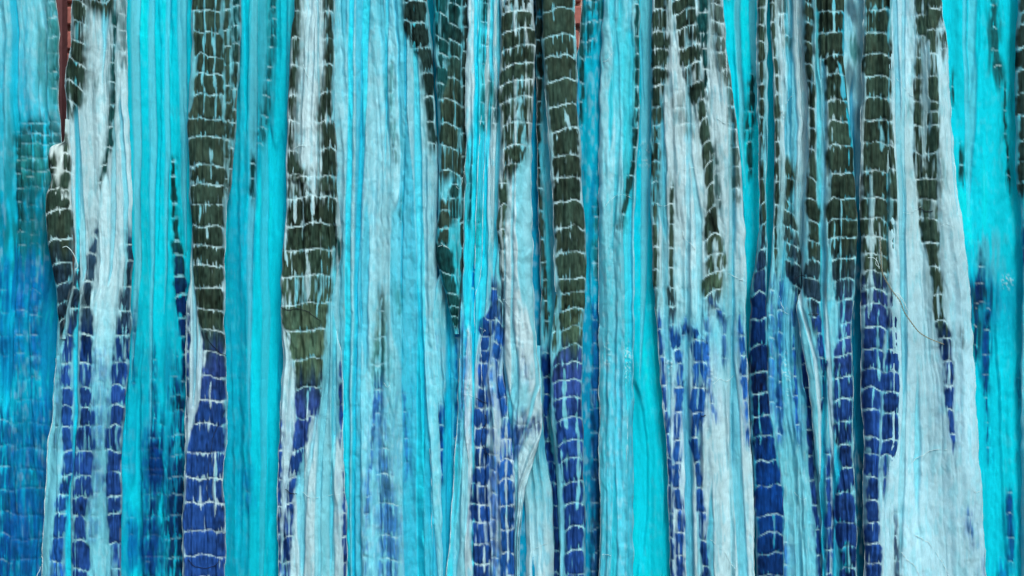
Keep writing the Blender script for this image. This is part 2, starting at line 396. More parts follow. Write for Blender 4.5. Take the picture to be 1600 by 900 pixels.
WY = 0.42
wall = bpy.data.objects.new('brick_wall', None); COL.objects.link(wall); wall.location = (0, WY, ZC - 1.0)
wall['label'] = 'dull red brick wall glimpsed through the narrow gaps between the cloths'; wall['category'] = 'wall'
core = bpy.data.objects.new('mortar_bed', box_mesh('mortar_bed', 3.6, 0.1, 2.1, 0, M_MORTAR)); COL.objects.link(core)
core.parent = wall; core.location = (0, 0.062, 1.0)
bme = [box_mesh('brick', 0.196 - 0.004 * i, 0.03, 0.050 - 0.002 * i, 0.004, M_BRICK) for i in range(3)]
rng = np.random.RandomState(3)
for row in range(13):
    for c in range(9):
        b = bpy.data.objects.new('brick', bme[rng.randint(3)]); COL.objects.link(b); b.parent = wall
        b.location = (-1.38 + c * 0.208 + (row % 2) * 0.104 + rng.uniform(-.003, .003), rng.uniform(-.004, .004), 2.0 - row * 0.061 + rng.uniform(-.002, .002))
        b.rotation_euler = (rng.uniform(-.02, .02), rng.uniform(-.01, .01), rng.uniform(-.015, .015))
post = bpy.data.objects.new('wall_post', box_mesh('wall_post', 0.085, 0.07, 2.1, 0.006, M_WOOD)); COL.objects.link(post)
post.location = (-1.171, WY - 0.075, ZC)
post['label'] = 'dull maroon upright post in the gap beside the leftmost turquoise cloth'; post['category'] = 'post'

# ------------------------------------------------------------------ the cloths, left to right
LOW = dict(res=(1.6, 2.6))
TEALC = [(0, 'teal'), (330, 'teal'), (420, 'green'), (480, 'inkb'), (900, 'navy')]
c = cloth('turquoise cloth at far left, stained green above and deep blue below',
    '0 -170;900 -170', '-60 87;0 88;60 93;150 91;225 94;400 97;600 95;900 92', -50,
    [(0, 'tq'), (170, 'tq2'), (270, 'cyan2'), (370, 'deep'), (430, 'deep'), (520, 'cyan2'), (610, 'cyan2'), (720, 'deep'), (900, 'deep')],
    [S('-60 74 92;60 78 93;120 80 92;180 84 92', y0=30, sp=26, cols=[(0, 'teal2'), (900, 'teal2')], wear=.7, soft=(7, 1.5), amt=.8, bulge=3),
     S('186 28 94;215 28 95;250 26 96;290 26 96', y0=210, sp=20, cols=[(0, 'teal'), (215, 'teal'), (240, 'teal2'), (900, 'teal2')], wear=.6, soft=(3, 1.5), amt=.85, bulge=1, splits=['186 50 2;290 52 2', '186 70 3;290 70 2'], arc=0, line=.6),
     S('215 22 38;260 24 36;330 24 40;390 24 40', y0=210, sp=22, cols=TEALC, wear=.6, soft=(3, 3), amt=.9, bulge=2, line=.5),
     S('240 40 56;330 44 58;380 48 60', y0=210, sp=22, cols=TEALC, wear=.7, soft=(4, 4), amt=.6, bulge=2, line=.5),
     S('430 -10 8;560 -10 6', cols=[(0, 'inkb'), (900, 'navy')], wear=.7, soft=(6, 6), amt=.7, line=.4),
     S('640 -10 20;760 -10 22;960 -10 16', cols=[(0, 'navy'), (900, 'navy')], wear=.6, soft=(6, 8), amt=.8, line=.4),
     S('470 22 40;580 22 40', cols=[(0, 'inkb'), (900, 'inkb')], wear=.6, soft=(5, 5), amt=.6, line=.5),
     S('450 45 62;590 45 62', cols=[(0, 'inkb'), (900, 'inkb')], wear=.6, soft=(4, 4), amt=.7, line=.5),
     S('620 24 78;760 22 74;960 10 70', cols=[(0, 'inkb'), (900, 'navy')], wear=.85, soft=(9, 8), rough=12, amt=.55, line=.1, fade=50, splits=['600 40 6;960 30 8', '600 60 5;960 52 6'])],
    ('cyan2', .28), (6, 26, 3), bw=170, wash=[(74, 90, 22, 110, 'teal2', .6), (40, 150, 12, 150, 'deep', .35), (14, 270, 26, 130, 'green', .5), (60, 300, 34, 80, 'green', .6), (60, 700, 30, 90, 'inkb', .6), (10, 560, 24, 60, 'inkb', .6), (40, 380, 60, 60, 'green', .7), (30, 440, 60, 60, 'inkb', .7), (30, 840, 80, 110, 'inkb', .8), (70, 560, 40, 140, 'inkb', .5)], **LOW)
hem(c, 'R', 0, 235, .7)

c = cloth('bright cyan cloth with slim dark cell strip, right of the pale green-cornered cloth',
    '0 176;400 186;900 168', '0 312;900 318', -34, [(0, 'cyan'), (450, 'cyan'), (700, 'cyan2'), (900, 'cyan2')],
    [S('245 268 276;330 268 277;370 270 280;400 270 289;440 270 294;480 276 292;540 283 292;600 284 290', y0=250, sp=31, cols=[(0, 'teal'), (380, 'teal'), (450, 'navy2'), (900, 'navy')], wear=.35, soft=(1.5, 2), bulge=3, lw=3),
     S('545 238 243;600 236 244;640 237 243', cols=[(0, 'navy'), (900, 'navy')], wear=.5, soft=(3, 3), amt=.7, line=.3),
     S('655 236 244;690 230 252;740 232 254;780 234 246;900 225 242', y0=650, sp=32, cols=[(0, 'navy2'), (900, 'navy')], wear=.7, rough=8, soft=(6, 6), amt=1, line=.4, fade=30),
     S('570 268 276;640 270 290;700 264 292;760 262 290;830 260 290;960 258 288', y0=650, sp=32, cols=[(0, 'navy'), (900, 'navy2')], wear=.7, rough=7, soft=(6, 3), amt=.95, line=.5, fade=30, splits=['640 277 3;960 273 3']),
     S('670 224 262;760 222 262;830 218 256;960 216 252', cols=[(0, 'inkb'), (900, 'navy')], wear=.95, rough=14, soft=(9, 9), amt=.75, line=.1, fade=60, bulge=2, splits=['680 233 4;900 230 5', '740 252 4;960 246 4']),
     S('800 200 210;870 200 212', cols=[(0, 'inkb'), (900, 'inkb')], wear=.6, soft=(5, 5), amt=.6, line=.3),
     S('470 206 212;600 206 211', cols=[(0, 'teal2'), (520, 'navy')], wear=.6, soft=(3, 3), amt=.7, line=.4)],
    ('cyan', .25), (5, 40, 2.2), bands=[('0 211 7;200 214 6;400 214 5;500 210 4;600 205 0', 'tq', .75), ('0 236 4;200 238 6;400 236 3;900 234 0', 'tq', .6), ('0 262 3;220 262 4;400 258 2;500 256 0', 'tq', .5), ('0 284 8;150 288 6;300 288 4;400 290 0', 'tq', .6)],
    wash=[(243, 730, 22, 55, 'navy', .85), (235, 850, 22, 60, 'navy', .75), (276, 760, 18, 140, 'navy', .6), (210, 860, 20, 60, 'inkb', .7), (275, 600, 25, 100, 'deep', .6)], **LOW, mat=M_THIN)

c = cloth('turquoise cloth between the wide dark cell column and the white-patched dark one',
    '0 345;900 345', '0 468;900 470', -34, [(0, 'sea'), (300, 'cyan2'), (600, 'cyan2'), (900, 'cyan2')],
    [S('-60 424 434;30 422 431;70 420 429;130 414 424;200 402 416;230 398 410', y0=10, sp=24, cols=[(0, 'teal'), (900, 'teal')], wear=.65, soft=(4, 3), amt=.85, bulge=3),
     S('240 390 399;300 390 398;315 391 396', y0=255, sp=28, cols=[(0, 'teal'), (900, 'teal')], wear=.4, soft=(2, 2), bulge=3),
     S('735 382 390;800 383 391', cols=[(0, 'inkb'), (900, 'inkb')], wear=.6, soft=(5, 5), amt=.6, line=.3)],
    ('cyan', .3), (6, 30, 2.6), bands=[('0 442 8;250 436 10;600 425 8;900 424 6', 'cyan', .85), ('0 400 5;200 396 7;500 390 3;700 390 0', 'tq', .5), ('250 412 5;500 414 6;900 408 3', 'tq2', .5)], **LOW, mat=M_THIN)

c = cloth('cyan cloth deep behind the teal twist at centre',
    '0 520;900 525', '0 742;900 742', -72, [(0, 'cyan'), (500, 'cyan2'), (900, 'cyan2')], [], ('cyan2', .3), (5, 40, 2), **LOW, mat=M_THIN,
    bands=[('0 640 10;900 655 14', 'cyan', .6)])

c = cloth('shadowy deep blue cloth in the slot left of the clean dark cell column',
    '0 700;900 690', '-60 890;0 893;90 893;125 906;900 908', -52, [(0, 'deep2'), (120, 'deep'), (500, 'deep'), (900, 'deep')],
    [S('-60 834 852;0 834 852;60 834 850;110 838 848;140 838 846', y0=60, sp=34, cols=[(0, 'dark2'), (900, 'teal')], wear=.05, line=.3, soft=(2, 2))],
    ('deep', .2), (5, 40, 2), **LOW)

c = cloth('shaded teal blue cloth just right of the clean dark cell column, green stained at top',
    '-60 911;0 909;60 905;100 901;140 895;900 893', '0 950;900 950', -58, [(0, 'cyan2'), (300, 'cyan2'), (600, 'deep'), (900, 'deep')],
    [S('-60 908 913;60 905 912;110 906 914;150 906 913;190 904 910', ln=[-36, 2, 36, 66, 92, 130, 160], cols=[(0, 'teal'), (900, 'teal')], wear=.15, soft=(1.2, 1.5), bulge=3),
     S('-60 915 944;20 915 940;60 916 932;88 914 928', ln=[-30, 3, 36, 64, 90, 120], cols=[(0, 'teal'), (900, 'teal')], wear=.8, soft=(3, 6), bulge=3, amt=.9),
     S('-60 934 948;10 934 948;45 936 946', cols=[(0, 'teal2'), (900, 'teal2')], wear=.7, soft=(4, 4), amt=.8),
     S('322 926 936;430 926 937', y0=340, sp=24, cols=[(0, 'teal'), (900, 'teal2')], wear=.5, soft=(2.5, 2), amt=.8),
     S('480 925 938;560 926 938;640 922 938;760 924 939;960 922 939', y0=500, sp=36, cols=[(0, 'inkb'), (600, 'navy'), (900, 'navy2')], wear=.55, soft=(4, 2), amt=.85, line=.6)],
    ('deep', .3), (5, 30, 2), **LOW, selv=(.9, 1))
hem(c, 'L', 0, 200, .6)

c = cloth('smooth bright cyan cloth right of the pale turquoise middle panel, widening downwards',
    '0 980;900 975', '0 1048;450 1060;900 1075', -40, [(0, 'sea'), (200, 'cyan2'), (450, 'cyan'), (900, 'cyan')], [], ('cyan', .35), (5, 36, 1.6), **LOW, mat=M_THIN,
    patches=[(1008, 245, 12, 30)], bands=[('0 1008 8;240 1010 7;450 1005 4;600 1000 0', 'tq', .7)])

c = cloth('cyan cloth hanging behind the forked dark diagonal, right of centre',
    '0 1115;900 1140', '0 1220;900 1225', -64, [(0, 'cyan'), (300, 'cyan'), (900, 'cyan2')],
    [S('112 1171 1181;140 1168 1180;170 1164 1180;215 1163 1176;280 1170 1177', y0=112, sp=29, cols=[(0, 'teal'), (900, 'teal')], wear=.45, soft=(2.5, 2), bulge=4),
     S('-20 1138 1142;5 1138 1142', cols=[(0, 'teal'), (900, 'teal')], soft=(1.5, 1.5))],
    ('cyan', .3), (6, 26, 2.4), **LOW, mat=M_THIN, bands=[('0 1152 4;200 1160 3;300 1166 0', 'tq', .7), ('0 1176 5;120 1180 4;200 1182 0', 'tq', .6)])

c = cloth('grey-blue mottled cloth deep in the slot between two wide dark cell columns',
    '0 1298;900 1298', '0 1362;900 1365', -24, [(0, 'pale2'), (200, 'pale2'), (330, 'deep'), (500, 'deep2'), (900, 'deep2')], [], ('deep', .2), (4, 36, 2), **LOW,
    wash=[(1330, 20, 14, 34, 'slate', .8), (1334, 75, 14, 30, 'teal2', .8), (1326, 120, 12, 30, 'slate', .7), (1334, 180, 12, 40, 'slate', .7), (1336, 240, 8, 40, 'deep2', .7)])

c = cloth('bright cyan cloth at far right with dark smudge half way down',
    '0 1462;900 1480', '0 1720;900 1720', -55, [(0, 'cyan'), (380, 'cyan'), (470, 'cyan2'), (560, 'cyan'), (900, 'cyan')],
    [S('-60 1546 1560;50 1547 1561;90 1551 1563;125 1556 1569', y0=10, sp=33, cols=[(0, 'teal'), (900, 'teal')], wear=.6, soft=(3, 2.5), bulge=4, amt=.9),
     S('135 1568 1573;215 1568 1573;235 1573 1579;290 1574 1581', y0=140, sp=34, cols=[(0, 'teal'), (900, 'teal')], wear=.3, soft=(1.6, 1.6), bulge=3),
     S('120 1486 1490;165 1486 1490', soft=(1.6, 1.6), cols=[(0, 'teal'), (900, 'teal')]),
     S('225 1497 1505;260 1498 1507;295 1500 1506', y0=226, sp=34, cols=[(0, 'teal'), (900, 'teal')], wear=.3, soft=(1.6, 3), bulge=3),
     S('378 1531 1536;440 1529 1537;460 1520 1546;478 1519 1544', y0=445, sp=33, cols=[(0, 'navy'), (440, 'navy2'), (500, 'teal')], wear=.4, soft=(5, 6), rough=6, bulge=3, splits=['440 1533 3;480 1533 5']),
     S('482 1519 1526;545 1521 1528;560 1522 1530', y0=480, sp=30, cols=[(0, 'teal'), (900, 'navy')], wear=.4, soft=(2, 3)),
     S('480 1541 1550;540 1536 1546;575 1536 1546;610 1540 1547;660 1543 1547;720 1545 1549', y0=480, sp=36, cols=[(0, 'teal'), (520, 'navy'), (900, 'navy')], wear=.4, soft=(2.5, 2.5), amt=.9),
     S('765 1575 1583;850 1574 1584;900 1577 1582', y0=770, sp=36, cols=[(0, 'navy'), (900, 'navy')], wear=.4, soft=(3, 2.5), amt=.85),
     S('585 1592 1597;625 1592 1598', cols=[(0, 'navy'), (900, 'navy')], soft=(3, 3), amt=.7),
     S('878 1560 1574;960 1558 1574', cols=[(0, 'inkb'), (900, 'inkb')], wear=.6, soft=(4, 4), amt=.8)],
    ('cyan', .2), (7, 44, 2), wash=[(1545, 400, 34, 50, 'tq2', .8), (1533, 470, 42, 60, 'deep', .8), (1532, 466, 28, 40, 'navy2', 1.0), (1526, 515, 16, 56, 'teal', .9), (1542, 560, 12, 60, 'navy', .7), (1552, 60, 16, 80, 'teal', .7), (1560, 115, 14, 30, 'teal', .7), (1580, 810, 12, 60, 'navy', .6)], patches=[(1575, 440, 12, 14)],
    bands=[('0 1520 6;200 1518 5;350 1512 0', 'tq', .5), ('0 1508 3;200 1510 3;350 1510 0', 'tq', .5)], **LOW, mat=M_THIN, crepe=1.5)

c = cloth('finely wrinkled turquoise cloth with faint green-then-blue stain, left of the teal twist',
    '0 512;300 516;900 518', '-60 668;0 668;80 676;250 684;450 682;700 690;900 694', -18, [(0, 'tq'), (200, 'pale2'), (450, 'pale2'), (600, 'tq'), (760, 'tq'), (900, 'tq')],
    [S('-60 626 668;0 627 668;30 627 669;62 638 673;95 654 676;130 660 678;170 665 679;205 669 681;235 673 683', ln=[-24, 4, 36, 75, 118, 152, 190, 225], wear=.5, soft=(4, 1.6), bulge=7, cols=[(0, 'dark2'), (900, 'teal')]),
     S('105 608 614;170 606 613;205 611 618;240 613 619;265 617 623', y0=100, sp=44, cols=[(0, 'teal2'), (900, 'teal')], wear=.8, soft=(4, 3), amt=.75, bulge=2, line=.2),
     S('318 624 628;338 624 628', cols=[(0, 'teal2'), (900, 'teal2')], wear=.5, soft=(2, 2), amt=.7),
     S('462 590 600;500 590 601;545 584 604;572 580 604;605 582 600;640 584 594;660 586 592', ln=[440, 485, 528, 571, 610, 648], cols=[(0, 'teal2'), (520, 'olive2'), (585, 'teal2'), (630, 'blue2'), (900, 'blue2')], wear=.85, soft=(4, 4), amt=.85, bulge=4, splits=['462 596 3;660 592 3']),
     S('440 622 627;490 621 626', cols=[(0, 'teal2'), (900, 'teal2')], wear=.6, soft=(2.5, 2.5), amt=.6, line=.2),
     S('640 588 596;690 594 606;740 590 610;780 588 620;830 590 620;880 592 622;960 594 622', ln=[600, 650, 700, 742, 788, 838, 876, 912], cols=[(0, 'blue2'), (900, 'blue2')], wear=.85, soft=(6, 6), amt=.75, bulge=4),
     S('625 584 588;700 578 583;780 572 577;960 566 571', cols=[(0, 'blue2'), (900, 'blue2')], wear=.5, soft=(2, 2), amt=.8, line=.4),
     S('610 627 633;680 630 636;760 634 638', y0=610, sp=36, cols=[(0, 'blue2'), (900, 'blue2')], wear=.5, soft=(3, 2), amt=.7, line=.4)],
    ('tq2', .13), (7, 24, 3.4), bands=[('0 548 4;200 546 4;500 543 5;900 541 7', 'cyan', .9), ('0 571 6;150 567 5;300 562 4;450 556 3;900 553 3', 'cyan', .85), ('180 633 2;300 638 9;450 640 14;700 652 22;900 658 26', 'cyan2', .8), ('60 648 3;250 652 6;400 658 6', 'cyan', .7), ('0 604 3;300 600 0', 'cyan', .6), ('560 560 5;900 558 8', 'cyan2', .7)], crepe=1.7)
thread(c, '600 598;606 605;610 598', .5); thread(c, '672 700;674 740;675 800;676 880', .5)

c = cloth('pale turquoise tail under the pointed tip of the teal twist, blue along its left edge',
    '0 690;420 690;450 678;520 674;600 680;700 688;800 688;900 684', '0 740;420 745;900 745', -22, [(0, 'tq'), (450, 'tq'), (600, 'tq'), (900, 'tq')],
    [S('520 674 680;570 675 681', cols=[(0, 'inkb'), (900, 'inkb')], soft=(1.5, 2), amt=.8),
     S('625 686 693;700 686 692;760 686 691', y0=630, sp=36, cols=[(0, 'inkb'), (900, 'navy')], wear=.3, soft=(1.5, 2)),
     S('770 682 688;840 680 686;960 678 686', y0=770, sp=36, cols=[(0, 'blue2'), (900, 'blue2')], wear=.5, soft=(1.5, 2.5)),
     S('490 712 717;600 712 716;720 708 713', y0=500, sp=30, cols=[(0, 'inkb'), (900, 'inkb')], wear=.4, soft=(1.5, 2), amt=.85)],
    ('cyan2', .4), (6, 18, 3), top=330, bands=[('450 700 3;600 700 4;800 702 5', 'cyan2', .8)])

# the white-topped rolled edge and the cloth right of the first gap
c = cloth('pale cloth with dark green top corner and blue cell columns below',
    '-60 114;0 112;40 111;75 109;110 103;150 102;190 104;225 107;260 109;330 112;400 116;450 112;480 92;520 88;560 87;610 85;660 80;690 74;720 72;800 67;870 62;960 58',
    '-60 197;0 197;100 199;190 200;290 204;340 206;450 205;540 203;580 200;630 195;680 190;720 188;770 191;830 190;960 190', 0,
    [(0, 'pale'), (250, 'pale'), (430, 'pale'), (600, 'tq'), (720, 'tq'), (900, 'tq')],
    [S('-60 112 150;0 112 142;40 112 142;75 109 137;110 104 136;140 103 133;165 104 128;178 106 124', ln=[-30, 6, 38, 67, 100, 135, 165], wear=.55, soft=(1.4, 6), bulge=8, slant=-16, arc=4, cols=[(0, 'dark'), (60, 'dark'), (900, 'teal')]),
     S('-60 136 182;0 138 181;14 142 180;24 148 178', ln=[-40, -4, 30], wear=.8, soft=(5, 5), bulge=5, cols=[(0, 'dark'), (900, 'dark')], fade=10, arc=-6),
     S('15 174 184;80 174 181;135 173 180;165 172 181;195 170 178;222 168 177;245 162 171;265 158 167;284 155 162', ln=[-20, 14, 44, 70, 100, 131, 165, 197, 230, 259, 286], wear=.4, soft=(4, 1.6), bulge=6, cols=[(0, 'teal'), (900, 'dark')]),
     S('0 188 197;60 189 198;105 191 199', ln=[-10, 24, 50, 82, 108], wear=.8, soft=(5, 1.5), bulge=4, amt=.75, cols=[(0, 'teal'), (900, 'teal')]),
     S('122 148 153;133 148 153', soft=(2, 2), cols=[(0, 'teal'), (900, 'teal')], line=0),
     S('340 149 153;375 146 152;395 138 150;430 134 148;452 130 146;480 127 145;530 127 147;570 125 148;620 125 148;660 122 147;690 118 149;725 117 149;770 115 147;810 115 137;850 113 136;890 115 140;960 115 142', ln=[340, 372, 398, 440, 480, 522, 569, 605, 636, 668, 706, 746, 779, 810, 845, 890], wear=.4, soft=(2, 1.8), bulge=9, slant=-4, cols=[(0, 'navy2'), (440, 'slate'), (490, 'slate'), (525, 'navy2'), (580, 'blue'), (900, 'blue')]),
     S('352 200 207;400 198 207;440 195 206;475 186 205;540 178 204;580 175 202;620 174 198;650 168 194;690 165 190;720 166 189;760 165 192;800 167 191;830 172 190;870 174 190;960 172 190', ln=[340, 380, 406, 448, 487, 525, 569, 605, 636, 668, 706, 740, 776, 802, 850, 890], wear=.4, soft=(3, 1.4), bulge=9, cols=[(0, 'navy2'), (440, 'slate'), (490, 'slate'), (540, 'navy2'), (600, 'blue'), (900, 'blue')]),
     S('418 118 128;450 113 124;500 109 121;525 104 115;555 97 112;600 93 112;650 95 112;690 100 114;730 101 115;755 96 110;790 86 103;830 84 103;880 78 100;960 74 98', ln=[420, 448, 480, 524, 569, 605, 634, 668, 706, 742, 775, 804, 842, 880], wear=.5, soft=(2, 1.6), bulge=6, cols=[(0, 'slate'), (470, 'slate'), (540, 'blue'), (900, 'blue2')]),
     S('540 88 92;700 84 88', cols=[(0, 'blue'), (900, 'blue')], wear=.5, soft=(1.5, 2), amt=.6, line=.5),
     S('555 150 166;640 150 158;760 149 157;840 138 150', cols=[(0, 'blue2'), (900, 'blue2')], wear=.8, soft=(5, 6), amt=.5, line=.3)],
    ('tq', .2), (8, 30, 3), bands=[('450 121 3;540 120 4;640 118 3;760 109 4;900 107 5', 'cyan', .95), ('200 122 3;330 127 5;420 131 3;440 130 0', 'tq', .8), ('190 178 2;320 177 4;420 172 2;450 168 0', 'tq', .7)], crepe=1.2)
hem(c, 'L', 560, 960, 1.4); hem(c, 'L', 5, 250, .8); hem(c, 'R', 0, 330, .7)
thread(c, '66 852;62 872;56 884;50 900', .8, lie=False, wob=.5) if False else None
thread(c, '60 868;63 880;58 892;52 905', .9, wob=.6)

c = cloth('small dark green roll with white cap at the gap, tapering to a point',
    '180 103;215 100;222 98;226 82;231 76;245 74;262 73;275 78;290 77;305 71;330 69;345 71;380 73;420 80;450 86;490 89;520 93', '180 106;215 107;250 109;290 109;320 110;350 112;385 114;420 113;450 110;480 104;520 96', 27,
    [(0, 'white'), (300, 'white'), (420, 'tq'), (900, 'tq')],
    [S('240 74 88;262 74 88;275 79 86;288 79 85', ln=[225, 262, 272, 292], wear=.3, soft=(1.6, 4), bulge=7, cols=[(0, 'dark'), (900, 'dark')], fade=8),
     S('210 99 107;250 97 109;290 96 109;300 97 109', ln=[180, 214, 240, 268, 297], wear=.3, soft=(2, 1.4), bulge=6, fade=6, cols=[(0, 'dark'), (900, 'dark')]),
     S('282 80 97;300 72 98;330 70 111;350 72 112;385 74 114;420 81 113;450 87 110;490 90 104;525 94 97', ln=[250, 296, 330, 376, 412, 445, 474, 500], wear=.22, soft=(1.4, 1.4), bulge=12, slant=10, splits=['298 98 5;312 99 3;318 99 0', '298 90 3;306 90 1'], cols=[(0, 'dark'), (370, 'dark'), (430, 'slate'), (500, 'slate'), (900, 'navy2')])],
    ('pale', .2), (3, 20, 1.5), top=186, bot=530, edge=(10, 9), ew=3, group=None, name='rolled_cloth')
thread(c, '103 387 22;110 386 24;117 392 24;122 402 22;126 416 20;122 421 20', .8, lie=False, wob=.4)

c = cloth('wide dark green to violet-blue cell column left of the white-patched one, pale left margin',
    '-60 299;0 298;60 298;110 297;150 294;200 292;240 293;300 294;350 298;420 297;470 291;520 289;580 290;640 290;700 288;760 287;820 284;960 284',
    '-60 376;0 376;80 375;140 372;200 369;240 366;290 361;315 353;400 351;530 350;590 352;640 354;680 354;720 350;760 349;800 352;840 353;960 350', 12,
    [(0, 'tq'), (200, 'tq'), (420, 'pale'), (700, 'paler'), (900, 'pale')],
    [S('-60 300 348;0 300 348;50 301 348;90 305 348;130 303 348;160 302 348;180 293 350;220 293 352;270 295 352;310 295 349;350 299 349;400 301 350;450 304 350;500 310 350;530 319 350;560 319 350;590 314 352;630 311 353;665 300 354;708 290 352;750 289 349;790 287 352;830 285 353;870 286 352;960 288 350', ln=[-14, 18, 52, 88, 118, 150, 188, 218, 262, 290, 320, 355, 385, 416, 450, 485, 518, 552, 590, 628, 665, 708, 749, 787, 830, 868, 905], yt=535, wear=.3, soft=(1.6, 1.4), bulge=12, arc=2, slant=-3,
        splits=['-60 319 3;60 320 3;170 319 3;185 319 0', '-60 338 2;60 336 3;170 338 3;200 338 1', '230 333 4;268 331 3;285 331 0', '320 314 3;348 315 2;356 315 0', '350 326 3;378 326 2', '700 340 4;740 338 5;790 337 4;810 337 0', '750 315 3;790 316 3;800 316 0', '590 330 2;640 331 2']),
     S('-60 350 360;0 350 360;100 350 361;160 353 362;200 352 361;250 352 358;300 352 356', ln=[-20, 14, 46, 72, 104, 135, 160, 190, 220, 250, 280], wear=.35, soft=(1.6, 2), bulge=6, cols=[(0, 'dark'), (900, 'dark')]),
     S('-60 362 376;0 362 375;60 363 374;130 363 373;170 361 371;230 358 367;275 358 364;300 355 360', ln=[-20, 8, 40, 68, 100, 138, 170, 192, 230, 262, 290], wear=.6, soft=(2.5, 1.6), bulge=7, cols=[(0, 'teal'), (140, 'dark'), (900, 'dark')]),
     S('480 291 296;560 292 296;660 290 294', y0=490, sp=32, cols=[(0, 'navy'), (900, 'blue')], wear=.3, soft=(1.4, 1.6), bulge=2)],
    ('tq', .25), (5, 26, 2.4), bands=[('380 299 0;470 304 3;600 304 2;640 302 0', 'tq', .7)])
thread(c, '322 520;330 535;342 548;352 556', .8, M_THREAD_D, wob=.8); thread(c, '352 640;346 655;338 672;332 690;328 720;325 760;326 780', .7, M_THREAD_D, wob=1.2)
thread(c, '296 872;305 882;322 887;338 882;344 874', .8, M_THREAD_D, wob=.8)
hem(c, 'L', 470, 960, 1.0); hem(c, 'R', 310, 960, .6)

c = cloth('dark cell column with white flame-shaped patch near the top, olive waist, pale split tail',
    '-60 463;0 461;70 455;130 452;200 449;260 447;300 449;350 446;400 441;450 439;500 439;560 443;620 439;680 436;740 434;800 433;960 433',
    '-60 522;0 522;60 522;150 521;190 522;230 526;290 526;320 530;345 530;372 533;400 534;412 530;430 524;470 519;500 522;550 531;600 534;640 535;690 534;760 538;810 541;960 541', 12,
    [(0, 'pale'), (200, 'paler'), (400, 'pale'), (600, 'pale'), (900, 'pale')],
    [S('-60 462 474;0 461 472;70 455 469;130 452 465;180 450 464;220 450 463;250 449 466;275 449 480;286 448 488', ln=[-16, 18, 60, 105, 150, 191, 237, 275, 310], wear=.5, rough=5, soft=(1.4, 6), bulge=8, cols=[(0, 'dark'), (900, 'dark')], fade=4),
     S('-60 504 522;0 505 522;50 508 521;105 505 521;140 502 520;165 496 521;195 494 522;220 497 524;245 499 526;275 500 526;300 500 528', ln=[-16, 20, 62, 104, 147, 191, 235, 279, 312], wear=.5, rough=5, soft=(6, 1.4), bulge=9, cols=[(0, 'dark'), (900, 'dark')], fade=4),
     S('280 447 500;296 447 528;320 447 530;350 445 526;392 441 522;430 440 516;475 440 514;505 441 510;530 452 509;560 458 507;590 461 504;625 462 497;655 462 491;690 459 481;730 452 469;780 447 461;820 444 458;880 441 453;960 440 452', ln=[279, 311, 353, 393, 431, 477, 517, 561, 608, 655, 703, 749, 790, 838, 880], yt=605, wear=.45, soft=(1.6, 2.2), bulge=10, slant=5, arc=3, fade=26,
        splits=['262 486 24;285 487 13;300 488 7;320 488 2', '300 462 5;340 461 4;352 461 0', '300 488 5;330 490 3;345 490 0', '352 447 4;400 449 5;420 450 0', '393 483 5;460 482 5;480 482 0', '400 502 3;460 500 4;500 494 2', '340 470 2;352 470 3', '430 463 4;475 465 2', '517 452 4;545 452 4', '608 482 3;660 480 2'], cols=[(0, 'dark'), (330, 'dark'), (400, 'olive2'), (565, 'olive'), (600, 'slate'), (640, 'violet'), (700, 'blue'), (900, 'blue')]),
     S('372 526 534;400 525 534;410 526 532', ln=[360, 414], wear=.2, soft=(1.6, 1.4), bulge=4, cols=[(0, 'teal'), (900, 'teal')], fade=5),
     S('560 529 534;600 529 535;640 529 536;690 529 535', y0=560, sp=38, cols=[(0, 'slate'), (590, 'blue'), (900, 'blue')], wear=.3, soft=(2, 1.4), bulge=3),
     S('730 533 537;790 535 541;860 536 542;960 534 542', y0=740, sp=34, cols=[(0, 'blue'), (900, 'blue')], wear=.3, soft=(2, 1.4), bulge=3),
     S('640 435 441;700 434 440;800 433 438;960 433 438', ln=[620, 655, 703, 749, 790, 838, 880], cols=[(0, 'blue'), (900, 'blue')], wear=.3, soft=(1.4, 2), bulge=3)],
    ('tq', .34), (7, 22, 3.2), bands=[('560 512 2;640 506 4;700 500 4;900 496 5', 'tq', .8), ('620 498 1;760 478 4;900 470 4', 'tq', .55), ('700 520 3;900 518 4', 'cyan', .45)], crepe=1.4)
hem(c, 'L', 480, 960, .8); hem(c, 'R', 420, 960, .8)
thread(c, '440 480;452 484;466 482;482 488;500 502', .8, M_THREAD_D, wob=1); thread(c, '446 764;454 770;464 772', .8, M_THREAD_D)
thread(c, '473 100;480 118;486 126;490 132', .7); thread(c, '456 235;466 228;478 229', .7); thread(c, '470 768;490 778;515 774;530 772', .5)

